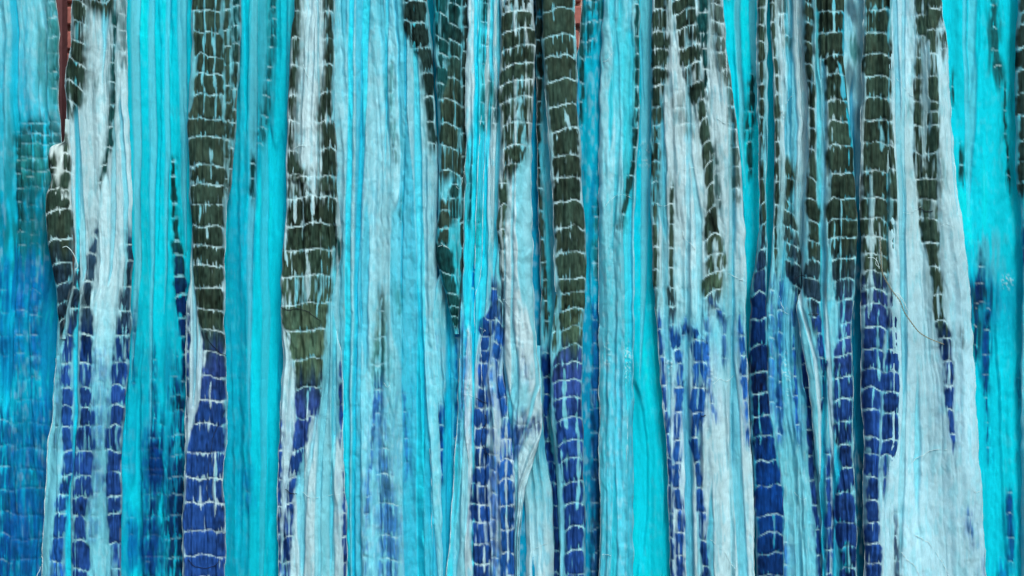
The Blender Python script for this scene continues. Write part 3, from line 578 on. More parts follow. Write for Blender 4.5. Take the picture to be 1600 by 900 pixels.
c = cloth('teal green twisted cloth at centre, ending in a dark point',
    '-60 672;0 675;60 677;110 680;200 684;300 685;350 684;385 681;405 681;425 686;450 693;470 698;490 703;512 710;540 714', '-60 738;0 736;70 733;150 730;250 728;300 727;380 725;450 722;480 720;510 717;540 716', -6,
    [(0, 'tq'), (250, 'tq'), (420, 'sea'), (900, 'tq')],
    [S('-60 678 700;0 679 700;60 680 701;110 682 702;160 684 702', ln=[-20, 20, 60, 86, 110, 135, 162], cols=[(0, 'teal'), (900, 'teal')], wear=.45, soft=(2, 1.5), bulge=6, slant=-10),
     S('-60 701 721;0 701 721;60 701 721;120 700 720;165 684 720;200 685 720;240 686 720;270 686 719;285 690 719', ln=[-20, 8, 40, 66, 92, 126, 160, 196, 235, 271], cols=[(0, 'teal'), (150, 'dark'), (900, 'dark')], wear=.4, soft=(1.8, 1.8), bulge=8, slant=-10),
     S('285 704 719;300 698 719;330 702 717;345 700 716', ln=[288, 312, 345], cols=[(0, 'teal'), (900, 'dark')], wear=.4, soft=(4, 1.8), bulge=7, fade=6),
     S('312 688 706;345 685 706;372 684 704;385 684 700', ln=[312, 330, 358, 382], cols=[(0, 'dark'), (900, 'dark2')], wear=.3, soft=(1.4, 3), bulge=12, fade=6),
     S('380 682 700;400 682 706;420 686 708;436 692 712;470 698 720;490 703 720;515 710 717', ln=[350, 382, 428, 458, 480, 498, 515], cols=[(0, 'dark'), (420, 'teal'), (900, 'teal')], wear=.25, soft=(1.4, 2.5), bulge=12, slant=-6, fade=5),
     S('-60 723 736;0 723 735;70 722 732;150 722 729;250 721 728;300 720 727;400 719 725;470 719 723', ln=[-20, 10, 45, 80, 108, 138, 170, 210, 245, 280, 312, 350, 390, 430], cols=[(0, 'dark2'), (900, 'dark2')], wear=.2, soft=(1.4, 1.4), bulge=5, lw=1.8)],
    ('sea', .3), (4, 20, 3), bot=522, name='twisted_cloth', group=None, edge=(6, 12))
thread(c, '712 290;717 296;721 288;724 276;726 262', .6, wob=1.2); thread(c, '684 386;690 384;698 386;703 390', .7)

c = cloth('white and turquoise ruffled cloth right of the teal twist, blue cells below',
    '-60 733;0 732;100 728;200 728;300 726;400 724;450 722;520 719;600 717;700 712;800 705;900 698;960 694',
    '-60 790;0 788;250 785;450 790;520 790;580 784;620 794;660 803;720 806;800 806;960 808', 8,
    [(0, 'pale'), (250, 'pale'), (420, 'tq'), (600, 'pale'), (760, 'paler'), (900, 'pale')],
    [S('60 751 759;130 752 759;170 752 760;200 750 758', y0=70, sp=30, cols=[(0, 'teal'), (900, 'teal')], wear=.6, soft=(3, 2.5), bulge=4, amt=.85),
     S('125 764 776;165 764 778;200 767 777', y0=130, sp=34, cols=[(0, 'teal'), (900, 'teal2')], wear=.75, soft=(4, 3), bulge=4, amt=.8),
     S('255 732 738;300 733 738;350 731 736', y0=260, sp=30, cols=[(0, 'teal'), (900, 'teal')], wear=.4, soft=(2, 2), amt=.85),
     S('-60 755 762;10 755 762;40 753 760', y0=0, sp=30, cols=[(0, 'teal'), (900, 'teal')], wear=.5, soft=(2.5, 2.5)),
     S('330 744 750;420 742 747', cols=[(0, 'teal'), (420, 'teal2')], wear=.7, soft=(3, 2), amt=.6, line=.4),
     S('425 738 742;460 737 741', cols=[(0, 'inkb'), (900, 'inkb')], soft=(1.5, 1.5), wear=.3),
     S('440 768 776;480 764 776;500 752 775;540 750 764;590 744 762;650 742 764;700 741 764;745 736 765;790 736 766;830 737 765;960 738 765', ln=[450, 497, 526, 548, 568, 606, 638, 670, 697, 725, 755, 788, 817, 848, 880], cols=[(0, 'blue2'), (900, 'blue')], wear=.35, soft=(1.6, 1.6), bulge=10, arc=-2, splits=['690 752 2;740 752 3', '780 748 3;820 750 2', '850 757 3;900 757 3']),
     S('445 776 788;480 776 786;530 770 786;570 768 780', y0=440, sp=32, cols=[(0, 'slate'), (480, 'slate'), (530, 'blue2'), (900, 'blue2')], wear=.4, soft=(1.6, 1.6), bulge=9, slant=-14),
     S('585 778 786;610 778 794;650 784 800;690 782 802;740 778 804;800 778 805;960 786 806', ln=[560, 588, 624, 656, 686, 720, 752, 790, 828, 866], cols=[(0, 'blue'), (900, 'blue2')], wear=.45, soft=(2, 1.6), bulge=9, splits=['640 791 3;760 791 3;960 795 3']),
     S('560 764 769;680 766 774;760 766 776;960 768 778', y0=570, sp=34, cols=[(0, 'blue2'), (900, 'blue2')], wear=.6, soft=(2, 3), amt=.8, bulge=4),
     S('500 718 725;560 722 730;640 720 726;700 713 717', cols=[(0, 'inkb'), (900, 'blue2')], wear=.75, soft=(3, 4), amt=.7, line=.2)],
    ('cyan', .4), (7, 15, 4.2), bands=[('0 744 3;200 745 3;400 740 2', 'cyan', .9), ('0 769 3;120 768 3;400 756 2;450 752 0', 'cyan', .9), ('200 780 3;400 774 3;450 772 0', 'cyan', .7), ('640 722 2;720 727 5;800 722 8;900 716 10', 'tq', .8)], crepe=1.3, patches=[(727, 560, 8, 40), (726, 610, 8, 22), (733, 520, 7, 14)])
hem(c, 'L', 60, 440, .8); hem(c, 'L', 560, 960, 1.0)
thread(c, '753 600;752 560;750 540;755 520;758 516;750 512', .7); thread(c, '744 622;752 627;762 630', .8, M_THREAD_D, wob=.5); thread(c, '758 648;760 660;754 672;752 690;758 704;764 712', .8, M_THREAD_D, wob=.5)
thread(c, '740 620;733 616;732 604;736 590', .7); thread(c, '752 180;748 240;744 330;742 420', .7); thread(c, '760 170;757 250;754 330;752 420;742 470;742 520', .7)

c = cloth('thin turquoise cloth with beaded dark edge, left of the clean dark cell column',
    '-60 836;0 836;100 838;200 838;330 841;450 846;560 844;620 846;700 850;760 858;830 863;960 864', '0 880;900 892', -26,
    [(0, 'deep'), (100, 'tq2'), (400, 'tq2'), (600, 'tq'), (760, 'tq'), (900, 'tq')],
    [S('-60 836 848;60 836 848;100 838 848;160 838 846;230 838 844;300 840 847;340 842 850;400 846 852;450 848 855;520 850 858', ln=[60, 85, 120, 160, 196, 232, 264, 295, 330, 372, 408, 437, 470, 500], cols=[(0, 'dark2'), (120, 'dark2'), (900, 'dark')], wear=.25, soft=(1.4, 2), bulge=5),
     S('540 844 860;580 846 862;620 848 860;660 848 856;690 850 862;730 854 868;760 862 872;800 864 874;960 865 876', ln=[520, 552, 592, 620, 654, 690, 724, 758, 790, 824, 862], cols=[(0, 'navy'), (620, 'navy'), (900, 'blue')], wear=.3, soft=(1.4, 2), bulge=5)],
    ('cyan2', .4), (5, 20, 2.5), bands=[('250 851 0;420 858 4;500 862 4', 'sea', .7)])
hem(c, 'L', 120, 500, .5)
c = cloth('pale turquoise cloth low in the slot below the crumpled white cloth',
    '540 806;700 812;800 820;900 822;960 822', '540 846;640 848;700 852;760 862;830 866;960 868', -30, [(0, 'tq'), (720, 'tq'), (900, 'pale')], [], ('cyan2', .3), (5, 22, 3), top=540,
    wash=[(850, 700, 12, 40, 'deep', .6)])
thread(c, '826 868;836 858;846 852;856 848', .5)

c = cloth('crumpled white cloth with dark cell top corner, pinched to blue creases lower down',
    '-60 782;0 782;60 783;100 780;150 779;200 782;250 780;300 777;350 776;420 780;460 784;500 786;560 786;600 790;640 794;700 800;740 802;780 803;830 803;880 803;960 803',
    '-60 832;0 832;60 837;100 836;150 833;200 832;250 830;300 830;350 832;450 833;520 837;570 841;600 843;640 847;668 846;690 842;720 834;760 822;800 816;840 812;960 810', 26,
    [(0, 'paler'), (300, 'paler'), (520, 'paler'), (640, 'pale'), (900, 'pale')],
    [S('-60 782 832;0 782 832;40 783 836;75 781 837;105 781 836;140 780 834;175 783 833;205 785 831;230 784 824;250 783 814;275 784 802', ln=[-24, -2, 22, 50, 77, 104, 130, 158, 196, 232, 262], wear=.55, soft=(1.4, 3), bulge=11, slant=12, arc=5, splits=['-60 806 5;30 806 5;60 804 3', '150 812 6;230 804 5', '190 823 4;240 815 4'], cols=[(0, 'dark'), (200, 'dark'), (290, 'olive2')]),
     S('280 778 793;320 780 792;350 777 788;390 776 788;420 777 786;436 779 785', ln=[258, 285, 323, 360, 392, 434], cols=[(0, 'olive2'), (900, 'olive2')], wear=.55, soft=(1.4, 2.5), bulge=8, fade=6),
     S('440 780 787;480 782 787;540 782 787', ln=[436, 470, 510, 545], cols=[(0, 'dark2'), (500, 'slate'), (900, 'slate')], wear=.2, soft=(1.4, 1.6), bulge=5),
     S('650 796 824;668 798 826;690 800 820;705 802 812', cols=[(0, 'blue2'), (900, 'blue')], wear=.7, soft=(3, 5), amt=.9, line=.2, bulge=0),
     S('645 838 848;660 826 847;676 822 842', cols=[(0, 'navy'), (900, 'blue')], wear=.6, soft=(5, 2), amt=.85, line=.1, bulge=0, slant=20),
     S('560 812 824;590 812 826', cols=[(0, 'violet'), (900, 'blue')], wear=.8, soft=(7, 7), amt=.5, line=0, bulge=0)],
    ('tq', .28), (7, 26, 2.0), shear='-60 0;520 0;600 10;680 34;760 56;850 66;960 70', crepe=2.2, wash=[(806, 690, 16, 40, 'blue2', .8), (815, 620, 14, 40, 'tq', .7)],
    bands=[('500 800 2;560 806 5;620 806 6;660 802 6', 'tq', .8), ('560 788 1;640 798 4', 'cyan2', .7)])
hem(c, 'R', 240, 640, .8)
thread(c, '787 468;795 478;806 492;814 502', .6)

c = cloth('clean dark green cell column beside the brick gap, blue below, near the picture middle',
    '-60 847;0 847;60 847;110 849;150 851;200 856;260 860;320 863;360 865;410 866;450 868;520 862;560 860;640 860;700 866;760 872;830 874;960 876',
    '-60 897;0 897;40 898;80 901;120 903;160 902;210 907;260 908;310 912;360 915;420 916;470 914;520 911;560 911;600 911;640 909;690 913;730 911;770 914;820 916;960 914', 16,
    [(0, 'tq'), (300, 'pale'), (500, 'tq'), (900, 'tq')],
    [S('-60 848 897;0 848 897;60 848 900;110 850 902;150 855 902;200 860 906;260 861 908;320 863 911;360 866 914;410 869 915;450 873 915;480 873 913;520 877 911;548 875 911;575 862 911;600 862 910;640 866 909;690 870 912;730 876 911;770 880 914;820 881 915;870 882 914;960 882 914', ln=[-20, 19, 61, 93, 130, 169, 207, 247, 281, 319, 360, 398, 438, 460, 487, 516, 545, 573, 600, 627, 658, 694, 722, 757, 792, 829, 865, 900], yt=545, wear=.28, soft=(1.8, 1.4), bulge=12, arc=6, slant=4,
        splits=['5 864 5;35 866 3;40 866 0', '168 880 4;205 890 4;208 890 0', '206 870 3;225 870 2', '438 871 5;515 872 4', '575 880 5;640 884 8;660 885 8;675 886 0', '640 902 4;760 903 5;800 903 2', '700 876 3;760 879 3', '247 882 2;262 882 1', '360 892 2;380 892 1'], cols=[(0, 'dark'), (390, 'dark'), (450, 'olive2'), (515, 'olive'), (548, 'slate'), (585, 'violet'), (660, 'blue'), (900, 'blue')]),
     S('450 866 871;520 863 871;545 862 870', y0=460, sp=30, cols=[(0, 'olive2'), (900, 'olive2')], wear=.4, soft=(1.5, 2), bulge=3)],
    ('tq', .25), (4, 26, 2))
hem(c, 'R', -20, 130, .8); hem(c, 'L', 140, 460, .8)

c = cloth('pale turquoise panel in the middle, dark dashed strip slanting down its upper right',
    '-60 948;0 944;60 940;120 938;200 936;900 937', '-60 1000;0 1000;170 999;230 998;280 994;350 992;450 991;700 990;900 990', -28,
    [(0, 'tq'), (200, 'pale2'), (400, 'tq'), (560, 'tq2'), (900, 'tq2')],
    [S('-60 992 1001;0 991 1000;60 992 1000;170 991 1000;205 989 997;235 987 996;265 983 992;290 977 988;312 972 982;335 969 978;362 965 972', ln=[-20, 8, 58, 86, 110, 137, 170, 200, 230, 252, 275, 304, 336, 362], cols=[(0, 'teal'), (900, 'dark')], wear=.45, soft=(2.5, 1.6), bulge=5)],
    ('sea', .16), (6, 22, 2.6), crepe=1.5, patches=[(948, 555, 8, 26), (980, 565, 8, 40)], bands=[('0 958 5;200 966 4;340 960 2;400 958 0', 'sea', .6), ('450 986 3;900 985 5', 'cyan2', .4)])
hem(c, 'L', 220, 960, .7)
thread(c, '941 96;948 95;954 88;958 82', .6); thread(c, '944 326;952 314;964 306;976 305;988 310', .6); thread(c, '979 640;980 680;978 720', .5); thread(c, '940 867;948 866;954 868', .7)

c = cloth('broad pale cloth with dark diagonal strip and beaded dark left edge',
    '-60 1020;0 1019;60 1018;200 1017;330 1017;450 1021;520 1027;600 1033;660 1038;720 1043;800 1046;960 1050',
    '-60 1128;0 1131;80 1136;120 1143;170 1150;230 1156;300 1161;370 1166;450 1168;520 1167;560 1168;650 1171;700 1174;800 1179;960 1182', 0,
    [(0, 'pale'), (120, 'paler'), (400, 'pale'), (520, 'tq'), (640, 'pale'), (900, 'pale')],
    [S('-60 1020 1048;0 1020 1047;60 1018 1045;90 1018 1043;120 1018 1042;150 1018 1036;170 1018 1032;215 1018 1030;260 1019 1031;300 1017 1029;330 1017 1028;400 1018 1028;450 1019 1028;490 1021 1028', ln=[-20, 18, 52, 80, 110, 135, 166, 194, 226, 255, 287, 320, 352, 386, 420, 452, 486], cols=[(0, 'dark'), (330, 'dark'), (480, 'olive2')], wear=.55, soft=(1.4, 3), bulge=7),
     S('282 1048 1054;320 1046 1054;380 1045 1053;430 1045 1053;460 1044 1056;500 1044 1058', ln=[262, 290, 318, 352, 388, 418, 448, 478, 506], cols=[(0, 'dark'), (420, 'dark'), (500, 'slate')], wear=.35, soft=(1.6, 2), bulge=5),
     S('505 1046 1062;540 1050 1066;575 1057 1070;630 1054 1066;690 1052 1064;750 1052 1063;800 1056 1068;840 1056 1070;870 1056 1068;960 1056 1068', ln=[480, 509, 548, 572, 606, 645, 690, 725, 762, 800, 832, 870], cols=[(0, 'slate'), (520, 'navy'), (560, 'blue2'), (900, 'blue')], wear=.4, soft=(1.6, 1.8), bulge=7),
     S('490 1024 1031;560 1031 1038;610 1034 1040;660 1039 1046;740 1043 1049;800 1046 1050;960 1050 1054', ln=[515, 560, 600, 640, 680, 720, 760, 800, 840], cols=[(0, 'blue2'), (900, 'blue')], wear=.35, soft=(1.4, 2), bulge=4),
     S('-60 1048 1086;0 1050 1088;40 1052 1090;80 1058 1095;110 1066 1096;140 1075 1100;170 1085 1104;205 1092 1109;235 1097 1114;270 1100 1113;300 1101 1116;350 1102 1120;378 1100 1130;420 1099 1132;450 1099 1131;476 1100 1122', ln=[-30, -4, 20, 48, 78, 104, 132, 160, 192, 226, 257, 292, 330, 370, 401, 430, 460, 488], wear=.4, soft=(2.2, 2), bulge=10, slant=14, arc=4, cols=[(0, 'dark'), (330, 'dark'), (400, 'olive2'), (455, 'olive'), (480, 'slate')], splits=['370 1116 4;400 1117 5;430 1117 4', '400 1126 3;440 1125 3']),
     S('-60 1088 1106;0 1089 1105;40 1091 1106;80 1096 1104;120 1100 1108;160 1103 1109', ln=[-12, 20, 52, 80, 110, 140], wear=.6, soft=(2, 3), bulge=6, cols=[(0, 'teal'), (900, 'teal')]),
     S('-60 1106 1128;0 1108 1128;45 1110 1132;78 1116 1136;105 1120 1140;130 1134 1144;165 1138 1149;195 1142 1152;225 1144 1155;255 1145 1156;290 1146 1158;325 1150 1158', ln=[-16, 8, 36, 58, 82, 112, 140, 168, 200, 230, 262, 296, 326], wear=.75, soft=(5, 1.6), bulge=6, amt=.9, cols=[(0, 'dark'), (900, 'dark')]),
     S('215 1112 1118;260 1115 1123;300 1117 1124;330 1122 1130', y0=210, sp=33, wear=.6, soft=(2.5, 2.5), bulge=4, amt=.9, cols=[(0, 'teal'), (900, 'dark')]),
     S('140 1052 1066;165 1050 1070;190 1062 1082;215 1066 1084', ln=[110, 142, 170, 196, 226], wear=1.0, soft=(6, 6), amt=.55, bulge=3, cols=[(0, 'dark'), (900, 'dark')]),
     S('470 1104 1118;485 1120 1130;505 1122 1130', cols=[(0, 'slate'), (900, 'blue2')], wear=.5, soft=(2, 2), fade=8),
     S('505 1066 1074;530 1066 1076', cols=[(0, 'blue2'), (900, 'blue2')], wear=.5, soft=(2, 2), fade=8),
     S('508 1072 1080;530 1078 1102;560 1082 1105;600 1082 1104;650 1079 1099;690 1077 1092;730 1086 1094;770 1089 1098;800 1090 1104;850 1094 1105;960 1098 1110', ln=[500, 532, 566, 606, 644, 684, 724, 762, 802, 846, 886], cols=[(0, 'slate'), (530, 'blue2'), (900, 'blue')], wear=.45, soft=(1.8, 2.2), bulge=9, splits=['560 1094 2;640 1090 3']),
     S('500 1098 1108;560 1102 1108;600 1104 1108;640 1112 1118;665 1120 1124', cols=[(0, 'blue2'), (900, 'blue2')], wear=.5, soft=(1.8, 3), amt=.8, line=.4),
     S('490 1128 1134;540 1130 1135;570 1130 1134', cols=[(0, 'slate'), (900, 'blue2')], wear=.5, soft=(1.8, 2), amt=.85),
     S('498 1154 1160;530 1156 1166;580 1157 1167;630 1164 1170;700 1168 1173', ln=[490, 524, 555, 590, 630], cols=[(0, 'slate'), (530, 'blue2'), (900, 'blue')], wear=.35, soft=(1.8, 1.4), bulge=4)],
    ('tq2', .2), (8, 26, 3.4), crepe=1.3, patches=[(1046, 575, 9, 38), (1108, 590, 14, 20)],
    bands=[('250 1036 2;400 1038 5;500 1040 4;600 1046 3', 'tq2', .6), ('240 1078 2;340 1090 5;420 1092 4', 'tq', .6), ('560 1146 2;640 1150 7;800 1156 8;900 1160 8', 'tq2', .85), ('520 1142 4;570 1144 3', 'tq', .6), ('620 1074 3;750 1078 4;900 1080 3', 'tq2', .5)])
hem(c, 'L', 480, 960, .7); hem(c, 'R', 560, 960, .7)
thread(c, '1062 262;1070 266;1080 262;1090 264', .6); thread(c, '1066 360;1070 372;1078 380;1086 390', .6); thread(c, '1026 318;1036 322;1048 318', .6); thread(c, '1120 185;1130 192;1142 194', .6)
thread(c, '1114 600;1124 592;1136 596;1148 588', .6); thread(c, '1110 842;1120 852;1132 862;1142 880;1150 890', .7); thread(c, '1094 648;1098 650;1102 648', .9, M_THREAD_D); thread(c, '1134 426;1144 430;1156 436;1166 440', .7)

c = cloth('narrow cloth with beaded dark green top and solid navy cells at its foot',
    '-60 1184;0 1184;100 1183;200 1185;300 1187;370 1186;400 1182;450 1175;500 1173;560 1171;650 1172;720 1176;800 1180;960 1184',
    '-60 1200;0 1200;100 1200;200 1200;300 1198;370 1200;420 1200;500 1200;600 1201;650 1206;680 1214;720 1220;760 1225;800 1226;960 1226', -8,
    [(0, 'pale'), (200, 'tq'), (500, 'tq2'), (900, 'deep')],
    [S('-60 1186 1196;20 1185 1195;70 1184 1195;110 1184 1195;150 1186 1194;200 1187 1193;240 1187 1195', ln=[-20, 14, 42, 68, 98, 130, 154, 184, 215, 246], cols=[(0, 'dark'), (900, 'dark')], wear=.25, soft=(1.4, 1.8), bulge=5),
     S('240 1186 1192;300 1187 1196;340 1188 1197;370 1188 1198;400 1183 1198;450 1176 1199;500 1174 1199;560 1172 1200;650 1173 1205;680 1174 1212;720 1177 1219;760 1180 1224;800 1181 1225;960 1185 1225', ln=[250, 282, 318, 350, 390, 424, 460, 500, 542, 584, 616, 650, 684, 722, 762, 808, 836, 866, 900], cols=[(0, 'dark'), (330, 'dark'), (400, 'slate'), (470, 'navy2'), (640, 'navy2'), (760, 'navy'), (900, 'navy2')], wear=.2, soft=(1.4, 1.5), bulge=8, slant=4, splits=['800 1208 3;860 1210 3', '610 1186 2;700 1188 2'], line=.85)],
    ('tq', .3), (3, 20, 2), patches=[(1184, 190, 4, 60)])
hem(c, 'L', 0, 360, .8)

c = cloth('pale streaky cloth with glinting puckers, just right of the navy-footed cloth',
    '-60 1201;0 1202;100 1208;200 1209;300 1208;400 1206;480 1198;560 1198;640 1198;700 1204;800 1212;960 1214',
    '-60 1262;0 1262;100 1268;200 1272;320 1266;420 1268;480 1262;560 1262;640 1272;760 1284;960 1290', -22,
    [(0, 'pale'), (200, 'pale'), (420, 'tq'), (560, 'tq2'), (760, 'tq'), (900, 'tq')],
    [S('-60 1203 1212;0 1203 1212;50 1204 1211;85 1206 1212;120 1210 1217;180 1209 1218;250 1209 1217;310 1208 1216;360 1209 1214;420 1209 1215', ln=[-20, 6, 36, 62, 90, 120, 152, 190, 222, 252, 286, 320, 354, 388], cols=[(0, 'dark'), (900, 'dark')], wear=.5, soft=(1.5, 2.2), bulge=6),
     S('-60 1212 1236;0 1213 1232;18 1214 1230;40 1215 1222;60 1226 1240;76 1226 1236', ln=[-14, 22, 56, 82], cols=[(0, 'dark'), (900, 'dark')], wear=.85, soft=(3, 5), amt=.8, bulge=5),
     S('252 1225 1242;285 1227 1242;310 1225 1236;345 1225 1244;365 1224 1248;385 1226 1252;420 1228 1256;445 1238 1256;470 1244 1254', ln=[240, 280, 312, 330, 358, 386, 412, 448], cols=[(0, 'dark'), (340, 'dark'), (430, 'slate'), (900, 'slate')], wear=.5, soft=(1.6, 3), bulge=9, slant=-10),
     S('440 1218 1224;520 1214 1222;580 1214 1220;700 1215 1222', y0=440, sp=40, cols=[(0, 'slate'), (500, 'blue2'), (900, 'blue2')], wear=.55, soft=(2, 2), bulge=4, amt=.9),
     S('430 1200 1212;540 1200 1210;640 1202 1212', cols=[(0, 'teal2'), (500, 'blue2'), (900, 'blue2')], wear=.9, soft=(4, 4), amt=.7),
     S('470 1238 1246;520 1238 1243;600 1240 1246;640 1242 1247;700 1246 1250', y0=470, sp=38, cols=[(0, 'blue2'), (900, 'blue2')], wear=.45, soft=(1.6, 2), bulge=4),
     S('545 1253 1264;590 1254 1266;630 1258 1270;680 1260 1271;720 1263 1272;770 1268 1276;840 1275 1283;960 1278 1286', ln=[538, 570, 608, 640, 672, 712, 750, 790, 830, 870], cols=[(0, 'blue'), (900, 'blue')], wear=.3, soft=(1.5, 1.5), bulge=6),
     S('840 1224 1232;880 1224 1234;960 1224 1234', y0=850, sp=30, cols=[(0, 'blue2'), (900, 'blue2')], wear=.6, soft=(2, 3), amt=.8)],
    ('tq2', .24), (7, 18, 3.6), crepe=1.4, patches=[(1228, 585, 10, 55), (1226, 490, 8, 16), (1222, 185, 6, 20)],
    bands=[('100 1236 2;200 1232 4;260 1230 2;300 1230 0', 'cyan2', .7), ('440 1246 0;520 1249 3;620 1251 3', 'tq', .6), ('560 1232 5;760 1238 8;900 1240 8', 'tq', .5)])
thread(c, '1228 162;1232 158;1236 152;1240 146', .7); thread(c, '1218 462;1222 476;1228 488;1234 492', .7); thread(c, '1242 770;1252 780;1262 778', .6)

c = cloth('wide dark green cell pair right of the puckered pale cloth, turning violet then blue',
    '-60 1254;0 1254;60 1256;100 1258;130 1262;240 1264;320 1258;400 1256;450 1255;480 1244;520 1252;580 1262;640 1268;720 1276;800 1284;960 1290',
    '-60 1320;0 1320;90 1320;160 1326;200 1331;240 1336;300 1339;340 1341;400 1340;450 1336;480 1334;520 1332;600 1335;660 1334;740 1335;790 1338;830 1339;960 1338', 6,
    [(0, 'tq'), (180, 'pale'), (400, 'tq'), (560, 'tq'), (900, 'tq')],
    [S('-60 1254 1270;0 1255 1270;50 1256 1270;95 1257 1270;130 1262 1272;180 1265 1273;220 1264 1274;250 1262 1274;290 1261 1275;320 1258 1278;350 1264 1280;400 1262 1281;440 1256 1281;480 1262 1282;515 1266 1284', ln=[-26, 5, 35, 66, 102, 130, 169, 200, 236, 280, 312, 346, 378, 410, 438, 470, 498], cols=[(0, 'dark'), (380, 'dark'), (470, 'slate'), (900, 'slate')], wear=.3, soft=(1.4, 1.6), bulge=8, slant=-6),
     S('-60 1272 1320;0 1274 1320;40 1277 1319;80 1280 1319;110 1288 1322;150 1290 1325;200 1290 1330;240 1291 1335;270 1294 1336;300 1291 1338;345 1293 1340;390 1295 1340;430 1297 1337;460 1306 1334;500 1310 1331;530 1310 1331;555 1303 1333;610 1302 1334;650 1303 1333;700 1308 1332;735 1312 1333;765 1304 1335;800 1302 1338;840 1308 1338;880 1314 1337;960 1314 1337', ln=[-14, 21, 53, 90, 120, 159, 192, 230, 275, 312, 345, 373, 406, 440, 470, 505, 528, 555, 590, 626, 660, 695, 730, 770, 818, 856, 890], cols=[(0, 'dark'), (370, 'dark'), (450, 'slate'), (520, 'violet'), (600, 'blue'), (900, 'blue')], wear=.3, soft=(1.6, 1.4), bulge=12, arc=3, slant=4,
        splits=['-60 1303 3;40 1301 3;55 1301 0', '90 1309 5;150 1318 8;160 1320 3', '165 1322 7;190 1326 3', '192 1297 3;228 1298 2', '230 1300 3;240 1300 1', '310 1312 2;420 1312 3;440 1312 2', '230 1327 2;265 1328 1', '345 1302 2;375 1302 2;400 1303 1', '440 1318 4;500 1317 4;560 1316 3', '560 1309 3;640 1310 3', '840 1322 4;900 1324 4']),
     S('495 1266 1278;540 1276 1290;570 1280 1292;600 1283 1290;640 1285 1290', ln=[490, 522, 560, 590], cols=[(0, 'navy2'), (540, 'blue'), (900, 'blue')], wear=.6, soft=(2, 2), bulge=6),
     S('690 1290 1298;740 1291 1300;790 1292 1301;860 1291 1302;960 1292 1302', ln=[680, 710, 748, 786, 824, 862], cols=[(0, 'navy'), (900, 'blue')], wear=.35, soft=(1.5, 1.5), bulge=6)],
    ('cyan2', .32), (6, 18, 3.2), bands=[('60 1276 3;150 1279 4;300 1280 4;420 1284 4;560 1287 3', 'sea', .8), ('440 1287 3;560 1293 4;660 1298 4;700 1300 2', 'pale', .9), ('660 1286 3;900 1287 4', 'cyan2', .7), ('480 1252 2;560 1272 3;640 1281 4;760 1282 0', 'paler', .9)])
hem(c, 'R', 470, 960, .6); hem(c, 'L', 460, 700, .7)
thread(c, '1242 437;1247 433;1254 430;1258 432', .8, M_THREAD_D); thread(c, '1262 491;1270 492;1278 491', .7, M_THREAD_D)

c = cloth('two-column dark green and blue cloth with a dangling twisted cord',
    '-60 1350;0 1349;60 1349;120 1347;200 1346;250 1345;300 1344;400 1345;450 1346;500 1347;560 1347;640 1348;690 1350;780 1350;960 1352',
    '-60 1394;0 1394;80 1395;150 1398;200 1400;260 1402;300 1405;400 1405;480 1405;560 1408;640 1409;680 1408;705 1403;730 1400;800 1396;850 1393;960 1390', 20,
    [(0, 'tq'), (200, 'pale'), (420, 'pale'), (600, 'tq'), (900, 'pale')],
    [S('-60 1351 1391;0 1351 1390;60 1350 1390;120 1349 1391;200 1347 1388;250 1346 1388;300 1345 1388;340 1345 1388;400 1346 1388;450 1347 1388;500 1348 1388;560 1348 1380;640 1349 1378;690 1350 1374;730 1351 1372;780 1351 1373;830 1351 1375;890 1354 1377;960 1354 1377', ln=[-14, 18, 56, 88, 122, 157, 191, 227, 270, 312, 345, 375, 402, 428, 455, 478, 514, 549, 580, 610, 645, 684, 710, 748, 784, 818, 850, 880], yt=470, wear=.3, soft=(1.6, 1.5), bulge=11, arc=4, slant=-3,
        splits=['190 1376 6;230 1379 6;240 1379 0', '268 1361 4;340 1361 9;400 1359 9;450 1359 7;490 1357 3;500 1357 0', '480 1372 3;520 1370 3;580 1372 4;600 1372 1', '600 1364 2;640 1362 2', '345 1373 2;420 1374 2'], cols=[(0, 'dark'), (330, 'dark'), (420, 'olive2'), (440, 'slate'), (470, 'violet'), (540, 'blue'), (900, 'blue')]),
     S('60 1391 1396;120 1391 1397;200 1390 1399;250 1390 1401;300 1390 1405;350 1389 1404;400 1390 1402;440 1390 1400;480 1390 1405;520 1390 1406;560 1386 1407;600 1382 1408;640 1382 1408;690 1380 1408;720 1376 1402;740 1377 1396;765 1378 1390', ln=[60, 92, 125, 157, 192, 230, 266, 312, 345, 380, 400, 432, 455, 488, 516, 549, 582, 614, 648, 690, 716, 752], yt=470, wear=.45, soft=(1.5, 1.5), bulge=10, slant=-5, cols=[(0, 'dark'), (330, 'dark'), (420, 'olive2'), (440, 'slate'), (470, 'violet'), (540, 'blue'), (900, 'blue')], splits=['340 1399 4;400 1399 6;440 1402 5;460 1403 2', '140 1394 4;180 1395 4'])],
    ('tq', .3), (5, 20, 2.6), bands=[('740 1387 2;820 1386 3;900 1386 4', 'cyan2', .6)])
hem(c, 'L', -20, 330, 1.0); hem(c, 'L', 450, 960, .8); hem(c, 'R', 480, 960, .8)
cw = c

